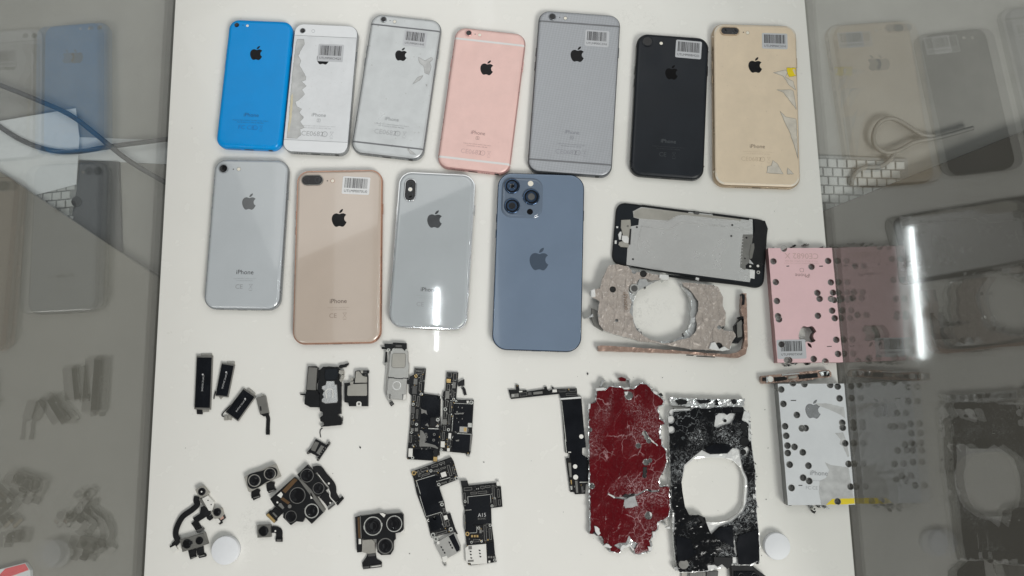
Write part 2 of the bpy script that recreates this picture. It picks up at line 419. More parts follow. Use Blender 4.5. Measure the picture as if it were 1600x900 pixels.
_txt = {}
def text_geo(t):
    if t not in _txt:
        c = bpy.data.curves.new('t', 'FONT'); c.body = t; c.resolution_u = 3; c.align_x = 'CENTER'
        o = bpy.data.objects.new('t', c); COL.objects.link(o)
        bpy.context.view_layer.update()
        me = bpy.data.meshes.new_from_object(o.evaluated_get(bpy.context.evaluated_depsgraph_get()))
        v = [tuple(q.co) for q in me.vertices]; f = [tuple(p.vertices) for p in me.polygons]
        bpy.data.objects.remove(o); bpy.data.curves.remove(c); bpy.data.meshes.remove(me)
        x0, x1 = min(q[0] for q in v), max(q[0] for q in v); y0, y1 = min(q[1] for q in v), max(q[1] for q in v)
        k = 1 / (x1 - x0)
        _txt[t] = ([((x - (x0 + x1) / 2) * k, (y - (y0 + y1) / 2) * k) for x, y, _ in v], f)
    return _txt[t]
def add_text(mb, t, cx, cy, wd, z, a=0., bold=0.):
    v, f = text_geo(t)
    mb.add([(x, y, z) for x, y in rot([(p[0] * wd, p[1] * wd) for p in v], a, (cx, cy))], f)

# fruit emblem with a bite and a leaf, outline from cubic curves in a 24-unit box
def _cub(p0, segs, n=5):
    out = []; p = p0
    for c in segs:
        a, b, d = [(p[0] + c[i], p[1] + c[i + 1]) for i in (0, 2, 4)]
        for k in range(n):
            t = k / n; u = 1 - t
            out.append(tuple(u ** 3 * p[i] + 3 * u * u * t * a[i] + 3 * u * t * t * b[i] + t ** 3 * d[i] for i in (0, 1)))
        p = d
    return out
EMB = _cub((12.152, 6.896), [(-.948, 0, -2.415, -1.078, -3.96, -1.04), (-2.04, .027, -3.91, 1.183, -4.961, 3.014), (-2.117, 3.675, -.546, 9.103, 1.519, 12.09),
     (1.013, 1.454, 2.208, 3.09, 3.792, 3.039), (1.52, -.065, 2.09, -.987, 3.935, -.987), (1.831, 0, 2.35, .987, 3.96, .948), (1.637, -.026, 2.676, -1.48, 3.676, -2.948),
     (1.156, -1.688, 1.636, -3.325, 1.662, -3.415), (-.039, -.013, -3.182, -1.221, -3.22, -4.857), (-.026, -3.04, 2.48, -4.494, 2.597, -4.559),
     (-1.429, -2.09, -3.623, -2.324, -4.39, -2.376), (-2, -.156, -3.675, 1.09, -4.61, 1.09)])
LEAF = _cub((15.53, 3.83), [(.843, -1.012, 1.4, -2.427, 1.245, -3.83), (-1.207, .052, -2.662, .805, -3.532, 1.818), (-.78, .896, -1.454, 2.338, -1.273, 3.714), (1.338, .104, 2.715, -.688, 3.559, -1.701)])
def emblem(cx, cy, h, a=0.):
    k = h / 24
    return [rot([((x - 12) * k, (12 - y) * k) for x, y in p], a, (cx, cy)) for p in (EMB, LEAF)]

def Z(x0, y0, s):
    f = lambda pts: [(x0 + x / s, y0 + y / s) for x, y in pts]
    f.s = s
    return f

class Item:
    """a thing placed on the board; parts are traced in picture coordinates at their real height"""
    def __init__(s, name, label, cat, zf, at, group=None):
        s.z = zf; s.o = P(*zf([at])[0])
        s.e = bpy.data.objects.new(name, None); COL.objects.link(s.e)
        s.e.empty_display_size = .01; s.e.location = (s.o.x * MM, s.o.y * MM, 0)
        tag(s.e, label, cat, group)
    def p(s, pts, h, z=None):
        return [tuple(P(x, y, h) - s.o) for x, y in (z or s.z)(pts)]
    def r(s, r, z=None): return r / (z or s.z).s / 1.765
    def plate(s, name, pts, z0, z1, m, bev=.12, z=None, parent=None):
        b = MB(); b.prism(s.p(pts, z1, z), z0, z1, bev); return b.obj(name, m, parent or s.e)
    def plates(s, name, polys, z0, z1, m, bev=.0, z=None, parent=None):
        return [s.plate(name, q, z0, z1, m, bev, z, parent) for q in polys]
    def disc(s, name, c, r, z0, z1, m, z=None, parent=None, bev=.12):
        b = MB(); (x, y), = s.p([c], z1, z); r = s.r(r, z)
        b.lathe(x, y, [(r, z0), (r, z1 - bev), (r - bev, z1)]); return b.obj(name, m, parent or s.e, smooth=35)
    def ring(s, name, c, r0, r1, z0, z1, m, z=None, parent=None):
        b = MB(); (x, y), = s.p([c], z1, z); b.ring(x, y, s.r(r0, z), s.r(r1, z), z0, z1); return b.obj(name, m, parent or s.e)
    def screw(s, c, r, z1, m='solder', z=None):
        b = MB(); (x, y), = s.p([c], z1, z); r = s.r(r, z)
        b.ring(x, y, r * .5, r, z1 - .5, z1 + .25, 14); return b.obj('screw_post', m, s.e)
    def ribbon(s, name, path, wd, z0, z1, m, z=None, parent=None, zfun=None):
        b = MB(); b.ribbon(smooth_path(s.p(path, z1, z)), s.r(wd, z), z0, z1, zfun); return b.obj(name, m, parent or s.e)
    def bars(s, name, rects, z0, z1, m, z=None, parent=None):
        """each rect = (x, y, w, h, degrees) in picture units"""
        out = []
        for x, y, w_, h_, a in rects:
            q = rot([(-w_ / 2, -h_ / 2), (w_ / 2, -h_ / 2), (w_ / 2, h_ / 2), (-w_ / 2, h_ / 2)], math.radians(a), (x, y))
            out.append(s.plate(name, q, z0, z1, m, .06, z, parent))
        return out
    def lens(s, c, r, z1, parent=None, z=None, ring='lens_ring', rim=.82, name='lens'):
        """camera barrel: rim, recessed glass"""
        (x, y), = s.p([c], z1, z); r = s.r(r, z)
        b = MB(); b.lathe(x, y, [(r, z1 - 1.2), (r, z1), (r * .94, z1 + .15), (r * rim, z1 + .12), (r * rim * .97, z1 - .1)])
        o = b.obj(name, ring, parent or s.e, smooth=35)
        b = MB(); rr = r * rim * .95
        b.lathe(x, y, [(rr, z1 - .25), (rr, z1 - .05), (rr * .72, z1 + .03), (rr * .7, z1 - .02), (rr * .45, z1 + .02), (rr * .2, z1 + .06)])
        b.obj('lens_glass', 'lens', o, smooth=40); return o

def smooth_path(p, n=6):
    if len(p) < 3: return p
    out = []
    q = [p[0]] + list(p) + [p[-1]]
    for i in range(1, len(q) - 2):
        a, b, c, d = [Vector(v) for v in q[i - 1:i + 3]]
        for k in range(n):
            t = k / n
            out.append(tuple(.5 * ((2 * b) + (c - a) * t + (2 * a - 5 * b + 4 * c - d) * t * t + (3 * b - a - 3 * c + d) * t ** 3)))
    out.append(tuple(p[-1])); return out

# ------------------------------------------------------------------ the setting
BL = [P(276, -40), P(1254, -40), P(1340, 945), P(222, 945)]              # the white board
b = MB(); bp_ = [tuple(v) for v in BL]
b.loops([[(x, y, -6) for x, y in ccw(bp_)], [(x, y, -.5) for x, y in ccw(bp_)], [(x, y, 0) for x, y in inset(bp_, .5)]])
tag(b.obj('display_board', 'board'), kind='structure', label='white glossy board the phones and parts lie on')
b = MB(); b.prism([(-1500, -1300), (1500, -1300), (1500, 1500), (-1500, 1500)], -60, -40)
tag(b.obj('desk', 'desk'), kind='structure', label='grey desk seen through the glass sides of the case')
for nm, lab, pts in (('counter_ledge', 'smooth grey ledge outside the left glass', [(-260, 90), (0, 268), (170, 382), (300, 468), (270, 1100), (-260, 1100)]),
                     ('counter_ledge', 'smooth dark grey ledge outside the right glass', [(1255, 342), (1600, 204), (1900, 84), (1900, 1100), (1300, 1100)])):
    b = MB(); b.prism([tuple(P(x, y, -24)) for x, y in pts], -39.5, -24, .6)
    tag(b.obj(nm, 'ledge' if 'left' in lab else 'ledge_dark'), kind='structure', label=lab)

def pane(label, a, c, out):
    a, c = Vector(a), Vector(c); d = (c - a).normalized(); n = Vector((-d.y, d.x)) * (1 if out > 0 else -1)
    a = a - d * 60; c = c + d * 60
    g0, g1 = .8, 4.8
    b = MB(); b.prism([tuple(a + n * g0), tuple(c + n * g0), tuple(c + n * g1), tuple(a + n * g1)], -23.2, 330)
    tag(b.obj('glass_pane', 'clear_glass'), label, 'glass pane', 'glass sides of the display case')
pane('clear glass side of the case along the left edge of the board', BL[3], BL[0], 1)
pane('clear glass side of the case along the right edge of the board', BL[2], BL[1], -1)

# ------------------------------------------------------------------ phones
def phone(label, quad, wlt, style, mats, feat, zf):
    """quad: picture corners TL, TR, BL, BR of the back; feat: picture positions of its features"""
    Wd, Lg, t = wlt
    q = [P(x, y, t * .6) for x, y in zf(quad)]
    c = sum(q, Vector((0, 0))) / 4
    up = ((q[0] + q[1]) - (q[2] + q[3])).normalized(); rt = ((q[1] + q[3]) - (q[0] + q[2])).normalized()
    ang = (math.atan2(up.y, up.x) - math.pi / 2 + math.atan2(rt.y, rt.x)) / 2
    mw = ((q[1] - q[0]).length + (q[3] - q[2]).length) / 2; ml = ((q[0] - q[2]).length + (q[1] - q[3]).length) / 2
    print('phone %-40s measured %.1f x %.1f real %.1f x %.1f' % (label[:40], mw, ml, Wd, Lg))
    Wd = (Wd + mw) / 2; Lg = (Lg + ml) / 2
    e = bpy.data.objects.new('phone', None); COL.objects.link(e); e.empty_display_size = .02
    e.location = (c.x * MM, c.y * MM, .0002); e.rotation_euler = (0, 0, ang)
    tag(e, label, 'phone', 'phones lying face down on the white board')
    def loc(p, h=t):
        v = P(*zf([p])[0], h) - c
        return rot([(v.x, v.y)], -ang)[0]
    K = lambda r: r / zf.s / 1.765
    m_edge, m_back, m_ink, m_faint, m_logo = mats
    R = {'c': 9.5, 'five': 8.5, 'six': 10.5, 'seven': 10.5, 'glass': 11, 'x': 12, 'pro': 13}[style]
    N_ = 10
    def lp(ins, z): return [(x, y, z) for x, y in rrect(Wd - 2 * ins, Lg - 2 * ins, R - ins * .8, N_)]
    er = {'c': 3.4, 'five': .5, 'six': 3.2, 'seven': 3.2, 'glass': 3.0, 'x': 3.2, 'pro': .5}[style]
    def arc(z0, z1, r, k=6, lo=0, hi=90):
        return [(r - r * math.sin(math.radians(90 - a)), z1 - r + r * math.sin(math.radians(a))) for a in [lo + (hi - lo) * i / k for i in range(k + 1)]]
    def surf(x, y):
        hw, hl = Wd / 2, Lg / 2; dx, dy = hw - abs(x), hl - abs(y)
        d = min(dx, dy)
        if dx < R and dy < R: d = R - math.hypot(R - dx, R - dy)
        d = max(d, .12)
        return t if d >= er else t - er + math.sqrt(max(0, er * er - (er - d) ** 2))
    b = MB()
    if style in ('c', 'six', 'seven'):
        pr = [(1.4, 0), (.5, .5)] + ([(.05, 1.6)] if style == 'c' else [(.12, 1.4)]) + arc(0, t, er)
        b.loops([lp(i, z) for i, z in pr] + [lp(pr[-1][0] + .6, t)]); body = b.obj('body', m_back, e, smooth=50)
        if style != 'c':                                     # metal edge band; dark surroundings mirrored by the shoulder are painted into it
            b = MB(); b.loops([lp(-.02, 1.2)] + [lp(i - .03, z + .02) for i, z in arc(0, t, er, 4, 0, 48)], False, False); b.obj('shaded_side_rail', m_edge, e, smooth=50)
    elif style == 'five':
        b.loops([lp(.5, 0), lp(0, .5), lp(0, t - .7), lp(.35, t - .35)]); body = b.obj('frame', m_edge, e, smooth=30)
        b = MB(); b.loops([lp(.45, t - .4), lp(.45, t - .1), lp(.6, t), lp(.9, t)]); b.obj('back_panel', m_back, e, smooth=30)
    elif style in ('glass', 'x'):
        b.loops([lp(1.2, 0), lp(.35, .6), lp(0, 2.4), lp(0, t - 2.9), lp(.22, t - 1.6), lp(.6, t - .95)]); body = b.obj('frame', m_edge, e, smooth=50)
        b = MB(); b.loops([lp(.75, t - 1.2)] + [lp(i + .45, z) for i, z in arc(0, t, er, 6, 42, 90)] + [lp(er + 1.0, t)]); b.obj('back_panel', m_back, e, smooth=50)
    else:
        b.loops([lp(.5, 0), lp(0, .5), lp(0, t - .55), lp(.5, t - .1)]); body = b.obj('frame', m_edge, e, smooth=30)
        b = MB(); b.loops([lp(.75, t - .3), lp(.75, t + .02), lp(1.0, t + .12), lp(1.4, t + .12)]); b.obj('back_panel', m_back, e, smooth=30)
    T = t + (.16 if style == 'pro' else .05)
    def disc(nm, p, r, z0, z1, m, par=None, bev=.1):
        b = MB(); b.lathe(p[0], p[1], [(r, z0), (r, z1 - bev), (r - bev, z1)], 24); return b.obj(nm, m, par or e, smooth=35)
    def strip(nm, path, wd, m, lift=.06):
        pts = []
        for i in range(len(path) - 1):
            a, d = Vector(path[i]), Vector(path[i + 1]); k = max(1, int((d - a).length / .8))
            pts += [a.lerp(d, j / k) for j in range(k)]
        pts.append(Vector(path[-1])); vs = []
        for i, p in enumerate(pts):
            d = (pts[min(i + 1, len(pts) - 1)] - pts[max(i - 1, 0)]).normalized(); n = Vector((-d.y, d.x)) * wd / 2
            for qv in (p + n, p - n): vs.append((qv.x, qv.y, surf(qv.x, qv.y) + lift))
        b = MB(); b.add(vs, [(2 * i, 2 * i + 1, 2 * i + 3, 2 * i + 2) for i in range(len(pts) - 1)]); return b.obj(nm, m, e, smooth=60)
    # cameras
    if 'cam' in feat:
        x, y, r = feat['cam']; p = loc((x, y)); r = K(r)
        up_ = .9 if style in ('six', 'seven', 'glass') else .4
        b = MB(); b.lathe(*p, [(r * 1.12, t - .3), (r * 1.12, t + up_ - .15), (r * 1.05, t + up_), (r * .9, t + up_ - .02), (r * .88, t + up_ - .25)], 28)
        o = b.obj('camera_ring', feat.get('ringm', m_edge), e, smooth=35)
        b = MB(); b.lathe(*p, [(r * .92, t + up_ - .5), (r * .92, t + up_ - .06), (r * .6, t + up_ - .05), (r * .55, t + up_ - .08), (r * .2, t + up_ - .03)], 28); b.obj('camera_lens', 'lens', o, smooth=40)
    if 'pill' in feat:
        x, y, w_, h_ = feat['pill']; p = loc((x, y)); w_, h_ = K(w_), K(h_); r = min(w_, h_) / 2
        b = MB()
        rr = lambda i, z: [(q[0], q[1], z) for q in rrect(w_ - 2 * i, h_ - 2 * i, r - i, 8, *p)]
        b.loops([rr(0, t - .3), rr(0, t + .9), rr(.35, t + 1.1), rr(.75, t + 1.08), rr(.8, t + .9)]); o = b.obj('camera_bump', feat.get('ringm', m_edge), e, smooth=35)
        b = MB(); b.loops([rr(.7, t + .5), rr(.7, t + .98), rr(.9, t + 1.02), rr(1.1, t + 1.02)]); b.obj('camera_glass', 'lens', o, smooth=35)
        dl = max(w_, h_) / 2 - r
        for sg in (-1, 1):
            cx, cy = (p[0] + sg * dl, p[1]) if w_ > h_ else (p[0], p[1] + sg * dl)
            b = MB(); b.ring(cx, cy, r * .40, r * .58, t + .9, t + 1.1); l_ = b.obj('lens_ring', 'lens_ring', o)
            b = MB(); b.lathe(cx, cy, [(r * .38, t + .9), (r * .38, t + 1.06), (r * .1, t + 1.1)], 16); b.obj('lens_glass', 'lens', l_, smooth=60)
    if 'mic' in feat: disc('microphone_hole', loc(feat['mic'][:2]), K(feat['mic'][2]), t - .2, t + .06, 'port')
    if 'flash' in feat:
        hz = 1.15 if feat.get('flash_in_bump') else (.1)
        o = disc('flash', loc(feat['flash'][:2]), K(feat['flash'][2]), t - .2, t + hz, 'flash')
        b = MB(); b.ring(*loc(feat['flash'][:2]), K(feat['flash'][2]), K(feat['flash'][2]) * 1.2, t - .1, t + hz + .05); b.obj('flash_ring', m_edge, o)
    if 'pro' in feat:
        x, y, w_ = feat['pro']; p = loc((x, y)); w_ = K(w_); b = MB()
        rr = lambda i, z: [(q[0], q[1], z) for q in rrect(w_ - 2 * i, w_ - 2 * i, 8 - i * .9, 10, *p)]
        b.loops([rr(-1.5, t + .1), rr(-.9, t + .35), rr(-.2, t + 1.1), rr(.35, t + 1.45), rr(.9, t + 1.5), rr(1.4, t + 1.5)]); o = b.obj('camera_plate', feat['platem'], e, smooth=50)
        for k, (x, y, r) in enumerate(feat['lenses']):
            p = loc((x, y), t + 2.5); r = K(r)
            b = MB(); b.lathe(*p, [(r * 1.10, t + 1.4), (r * 1.10, t + 2.6), (r * 1.04, t + 2.85), (r * .92, t + 2.85), (r * .9, t + 2.6)], 32); l_ = b.obj('lens_ring', 'sierra_frame', o, smooth=35)
            b = MB(); b.lathe(*p, [(r * .94, t + 2.0), (r * .93, t + 2.65), (r * .72, t + 2.66), (r * .70, t + 2.5), (r * .55, t + 2.5), (r * .3, t + 2.62)], 32); b.obj('lens_glass', 'lens', l_, smooth=40)
            if k != 0:
                b = MB(); b.lathe(*p, [(r * .48, t + 2.4), (r * .46, t + 2.68), (r * .2, t + 2.74)], 24); b.obj('lens_core', 'chip_mid' if k == 2 else 'chip', l_, smooth=60)
            else:
                b = MB()
                for q_ in range(4):
                    a0 = .6 + q_ * 1.5; b.ribbon([(p[0] + r * .2 * math.cos(a0), p[1] + r * .2 * math.sin(a0)), (p[0] + r * .62 * math.cos(a0 + .5), p[1] + r * .62 * math.sin(a0 + .5))], .18, t + 2.66, t + 2.72)
                b.obj('crack', 'chip_grey', l_)
        for x, y, r, m_ in feat['dots']: disc('flash' if m_ == 'flash' else 'depth_sensor', loc((x, y), t + 1.5), K(r), t + 1.2, t + 1.62, m_, o)
    # emblem, lettering, marks
    if 'logo' in feat:
        x, y, h_ = feat['logo']; p = loc((x, y)); b = MB()
        for poly in emblem(*p, K(h_)):
            if 'logo_cut' in feat: poly = [(q[0], min(q[1], loc(feat['logo_cut'])[1])) for q in poly]
            poly = ccw(poly); b.add([(q[0], q[1], T + .02) for q in poly], [tuple(range(len(poly)))])
        b.obj('emblem', m_logo, e)
    if 'name' in feat:
        x, y, w_ = feat['name']; p = loc((x, y)); b = MB(); add_text(b, 'iPhone', *p, K(w_), T + .03); b.obj('lettering', m_ink, e)
    if 'mark' in feat:
        x, y, r = feat['mark']; p = loc((x, y)); b = MB(); r = K(r); ol = rrect(2 * r, 2 * r, r * .4, 3, *p)
        b.ribbon(ol + ol[:1], .28, T, T + .03); add_text(b, 'S', *p, r * .7, T + .03); b.obj('series_mark', m_ink, e)
    if 'fine' in feat:
        x, y, w_ = feat['fine']; p = loc((x, y)); b = MB()
        add_text(b, 'Designed by Apple in California  Assembled in China  Model A1', p[0], p[1] + .95, K(w_), T + .03)
        add_text(b, 'FCC ID: BCG-E  IC: 579C-E  IMEI 3566', p[0], p[1] - .95, K(w_) * .74, T + .03); b.obj('fine_print', m_ink if style in ('c', 'six') else m_faint, e)
    if 'regs' in feat:
        x, y, w_ = feat['regs'][:3]; s_ = feat['regs'][3]; p = loc((x, y)); w_ = K(w_); b = MB(); hh = feat.get('regh', 3.2)
        k = len(s_) * .75 + 2.0; u = w_ / k
        add_text(b, s_, p[0] - u * .95, p[1], u * len(s_) * .72, T + .03)
        if feat['regs'][4] > 1:
            b.ring(p[0] + w_ / 2 - u * 1.75, p[1], u * .44, u * .56, T, T + .03); b.box(p[0] + w_ / 2 - u * 1.75, p[1], .22, u * .5, T, T + .03)
        bx = p[0] + w_ / 2 - u * .4
        for a in (.45, -.45): b.ribbon([(bx - u * .38, p[1] - u * .55 * math.copysign(1, a)), (bx + u * .38, p[1] + u * .55 * math.copysign(1, a))], .22, T, T + .03)
        b.box(bx, p[1] + u * .5, u * .7, .25, T, T + .03); b.box(bx, p[1] - u * .75, u * .6, .4, T, T + .03)
        b.obj('certification_marks', m_faint, e)
    # antenna lines / inserts
    for a, c_ in feat.get('bands', []):
        pa, pc = Vector(loc(a)), Vector(loc(c_)); d = (pc - pa) / (pc.x - pa.x)
        ym = (pa + pc).y / 2
        strip('antenna_line', [(-Wd / 2 + .05, ym), (Wd / 2 - .05, ym)], feat.get('bandw', 2.0), feat['bandm'])
    if 'ubands' in feat:
        for sy in (1, -1):
            path = [(-Wd / 2 + .1, sy * (Lg / 2 - 14))]
            ins = 2.1
            for i in range(13):
                a = math.radians(180 - 90 * i / 12); path.append((-Wd / 2 + R + (R - ins) * math.cos(a), sy * (Lg / 2 - R + (R - ins) * math.sin(a))))
            path += [(-x, y) for x, y in reversed(path)]
            strip('antenna_line', path, 1.6, feat['ubands'])
    for a, c_, top in feat.get('inserts', []):
        ym = (loc(a)[1] + loc(c_)[1]) / 2; sg = 1 if top else -1
        full = rrect(Wd - 1.3, Lg - 1.3, R - .65, N_)
        pl = [q for q in full if q[1] * sg > ym * sg]
        xs = Wd / 2 - .65
        pl = pl if top else pl
        pl = sorted(pl, key=lambda q: math.atan2(q[1] - ym - sg * .01, q[0]))
        poly = [(xs, ym), *pl, (-xs, ym)] if top else [(-xs, ym), *pl, (xs, ym)]
        b = MB(); b.prism(poly, t - .2, t + .12, .05); b.obj('glass_insert', 'white_glass', e)
        strip('seam', [(-Wd / 2 + .7, ym), (Wd / 2 - .7, ym)], .35, 'ink_grey', .14)
    # torn protective film, coloured tags
    for k, (m_, pts) in enumerate(feat.get('tears', [])):
        rng = random.Random(k + 5); poly = jag([loc(p) for p in pts], 1.3, .28, rng)
        b = MB()
        vs = ccw(poly); top_ = [(x, y, surf(max(-Wd / 2 + .2, min(Wd / 2 - .2, x)), y) + .10 + .03 * k) for x, y in vs]
        b.add(top_, [tuple(range(len(vs)))]); to = b.obj('torn_film' if m_ != 'yellow_tag' else 'yellow_tag', m_, e)
        if m_ != 'glue':
            b = MB(); b.ribbon([v[:2] for v in top_] + [top_[0][:2]], .22, t + .1 + .03 * k, t + .16 + .03 * k) if min(v[2] for v in top_) > t - .4 else None
            if b.v: b.obj('torn_edge', 'chip_grey', to)
    # sticker with barcode
    if 'sticker' in feat:
        x, y, w_, h_, a, code, m_ = feat['sticker']; p = loc((x, y)); w_, h_ = K(w_), K(h_); a = math.radians(a)
        b = MB(); b.prism(rot(rrect(w_, h_, 1.3, 4), a, p), t, T + .10, .03); o = b.obj('barcode_sticker', m_, e)
        barcode(o, p, w_, h_, a, code, T + .13)
    # ports on the bottom edge, side buttons
    b = MB(); b.box(0, -Lg / 2 - .02 + .3, 8.2, .7, t / 2 - 1.1, t / 2 + 1.1); b.obj('charging_port', 'port', e)
    b = MB()
    for sx in (-1, 1):
        if style == 'c' and sx > 0: continue
        for i in range(6):
            if feat.get('jack') and sx > 0 and i > 3: continue
            b.box(sx * (8.5 + i * 2.1), -Lg / 2 + .28, 1.1, .7, t / 2 - .6, t / 2 + .6)
    b.obj('speaker_holes', 'port', e)
    if feat.get('jack'):
        b = MB(); b.box(feat['jack'] * Wd * .33, -Lg / 2 + .25, 3.6, .7, t / 2 - 1.7, t / 2 + 1.7); b.obj('audio_jack', 'port', e)
    for sx, yy, ln in ((1, Lg * .27, 9.5), (-1, Lg * .24, 7.5), (-1, Lg * .15, 7.5)):
        b = MB(); b.box(sx * (Wd / 2 + .12), yy, .7, ln, t / 2 - 1.1, t / 2 + 1.1, 0, .15); b.obj('side_button', m_edge, e)
    return e

def barcode(o, p, w_, h_, a, code, z):
    rng = random.Random(code); b = MB(); x = -w_ * .42
    while x < w_ * .42:
        bw = rng.choice((.28, .28, .5, .75)); 
        if x + bw > w_ * .43: break
        q = rot([(x + bw / 2, h_ * .13)], a, p)[0]; b.box(*q, bw, h_ * .56, z - .02, z, a); x += bw + rng.choice((.25, .3, .55))
    b.obj('barcode', 'ink_dark', o)
    b = MB(); q = rot([(0, -h_ * .32)], a, p)[0]; add_text(b, code, *q, w_ * .84, z, a); b.obj('sticker_lettering', 'ink_dark', o)

ZA = Z(320, 0, 3.461); ZB = Z(660, 0, 3.215); ZC = Z(960, 0, 2.903); ZD = Z(310, 230, 2.8125); ZE = Z(590, 250, 2.903)
phone('glossy bright blue plastic phone, leftmost of the top row', [(131, 103), (475, 122), (66, 800), (429, 828)], (59.2, 124.4, 8.9), 'c',
      ('blue_plastic', 'blue_plastic', 'ink_blue', 'ink_blue_faint', 'logo_dark'),
      dict(cam=(174, 137, 15), ringm='blue_plastic', mic=(207, 137, 3), flash=(231, 140, 8), logo=(279, 287, 86), name=(252, 622, 84), fine=(247, 658, 200), regs=(247, 690, 140, 'FC CE', 2), jack=1), ZA)
phone('small white phone with torn grey film along its left side beside the blue phone', [(483, 128), (825, 147), (432, 822), (787, 855)], (58.6, 123.8, 7.6), 'five',
      ('silver_edge', 'white_alu', 'ink_grey', 'ink_faint', 'logo_dark'),
      dict(cam=(530, 167, 15), mic=(563, 168, 3), flash=(587, 169, 8), logo=(640, 311, 86), name=(617, 622, 80), mark=(616, 652, 9), fine=(612, 688, 200), regs=(608, 724, 185, 'CE0682', 2),
           inserts=[((485, 190), (820, 208), True), ((440, 752), (785, 775), False)], sticker=(681, 287, 146, 106, 0, 'UTLMP00CHQ2', 'sticker_film'), jack=1,
           tears=[('film_tear', [(500, 215), (535, 212), (540, 240), (525, 262), (506, 300), (520, 330), (512, 352), (535, 395), (548, 415), (545, 435), (522, 440), (550, 465), (525, 485), (540, 510), (512, 540), (490, 550), (500, 580), (525, 590), (510, 610), (535, 635), (515, 660), (540, 690), (515, 700), (520, 730), (500, 748), (444, 746), (456, 640), (470, 450), (486, 300), (494, 235)]),
                  ('glue', [(468, 520), (478, 500), (476, 560), (470, 640), (456, 720), (450, 700), (460, 600)])]), ZA)
phone('scuffed silver phone with peeled patches and barcode, third in the top row', [(903, 74), (1286, 118), (795, 828), (1180, 876)], (67.0, 138.1, 7.1), 'six',
      ('silver_edge', 'silver_alu', 'ink_grey', 'ink_faint', 'logo_dark'),
      dict(cam=(968, 107, 16), mic=(1002, 112, 3), flash=(1027, 118, 9), logo=(1062, 293, 82), name=(1012, 645, 78), fine=(1010, 681, 195), regs=(1002, 718, 185, 'CE0682', 2), bandm='grey_band', bandw=1.5,
           bands=[((895, 132), (1260, 168)), ((808, 765), (1190, 810))], sticker=(1138, 210, 132, 96, 0, 'UTLMP00CHHS', 'sticker_film'), jack=1,
           tears=[('film_tear', [(1155, 310), (1190, 330), (1225, 310), (1235, 320), (1215, 340), (1225, 360), (1212, 405), (1190, 395), (1185, 360), (1160, 340)]),
                  ('film_tear', [(1125, 455), (1150, 420), (1180, 408), (1165, 432)]), ('film_tear', [(1092, 797), (1142, 836), (1110, 832)]), ('film_tear', [(1196, 455), (1204, 460), (1200, 468)])]), ZA)
phone('rose pink metal phone with pale antenna lines, without any barcode sticker', [(165, 135), (524, 179), (77, 842), (436, 884)], (67.1, 138.3, 7.1), 'six',
      ('rose_edge', 'rose_alu', 'ink_rose', 'ink_rose_faint', 'logo_dark'),
      dict(cam=(233, 168, 16), mic=(265, 172, 3), flash=(288, 176, 9), logo=(324, 340, 84), name=(280, 668, 74), mark=(277, 694, 8), fine=(275, 731, 145), regs=(267, 765, 160, 'CE0682', 2), bandm='white_band', bandw=2.0,
           bands=[((160, 188), (520, 236)), ((80, 785), (440, 828))], jack=1), ZB)
phone('large space grey phone with a fine woven film and barcode, fifth in the top row', [(587, 54), (996, 83), (527, 865), (946, 895)], (77.9, 158.2, 7.3), 'six',
      ('grey_edge', 'grey_alu', 'ink_plum', 'ink_plum_faint', 'logo_dark'),
      dict(cam=(653, 86, 17), mic=(690, 88, 3), flash=(718, 92, 9), logo=(778, 272, 88), name=(752, 665, 76), mark=(750, 692, 8), fine=(748, 731, 145), regs=(745, 765, 165, 'CE0682', 2), bandm='grey_band', bandw=1.7,
           bands=[((585, 107), (993, 133)), ((535, 798), (948, 830))], sticker=(877, 194, 128, 92, 0, 'UTLMP00C2X6', 'sticker_film'), jack=1), ZB)
phone('matte black phone with a barcode sticker, between the grey and gold phones', [(101, 152), (428, 177), (66, 798), (404, 823)], (67.1, 138.3, 7.1), 'seven',
      ('black_edge', 'black_alu', 'ink_coal', 'ink_coal_faint', 'black_logo'),
      dict(cam=(150, 190, 22), ringm='black_edge', mic=(190, 196, 3), flash=(212, 197, 8), logo=(259, 328, 74), name=(245, 641, 70), fine=(245, 672, 150), regs=(240, 702, 80, 'CE', 1), ubands='black_edge',
           sticker=(336, 225, 124, 90, -1, 'UTLMP00BM2D', 'sticker_film')), ZC)
phone('large gold phone with jagged torn film and yellow tag, rightmost of the top row', [(440, 107), (820, 122), (446, 846), (848, 860)], (77.9, 158.2, 7.3), 'seven',
      ('gold_edge', 'gold_alu', 'ink_gold', 'ink_gold_faint', 'logo_dark'),
      dict(pill=(522, 143, 92, 42), mic=(585, 147, 3), flash=(604, 149, 8), logo=(638, 295, 80), name=(648, 664, 70), fine=(652, 694, 145), regs=(640, 722, 140, 'CE0682', 2), ubands='gold_band',
           sticker=(727, 187, 122, 80, 0, 'UTLMP00C31H', 'sticker_film'),
           tears=[('yellow_tag', [(780, 308), (822, 308), (825, 345), (792, 350), (784, 335)]), ('film_tear_light', [(720, 330), (775, 318), (785, 330), (775, 350), (810, 370), (822, 410), (790, 385), (765, 345)]),
                  ('film_tear_light', [(735, 408), (800, 408), (812, 415), (825, 498), (790, 450), (765, 420)]), ('film_tear_light', [(750, 503), (775, 530), (824, 540), (832, 720), (815, 660), (795, 600), (775, 560)]),
                  ('film_tear_light', [(690, 785), (695, 755), (712, 752), (718, 728), (740, 745), (765, 790)]), ('film_tear_light', [(783, 790), (785, 762), (812, 790)])]), ZC)
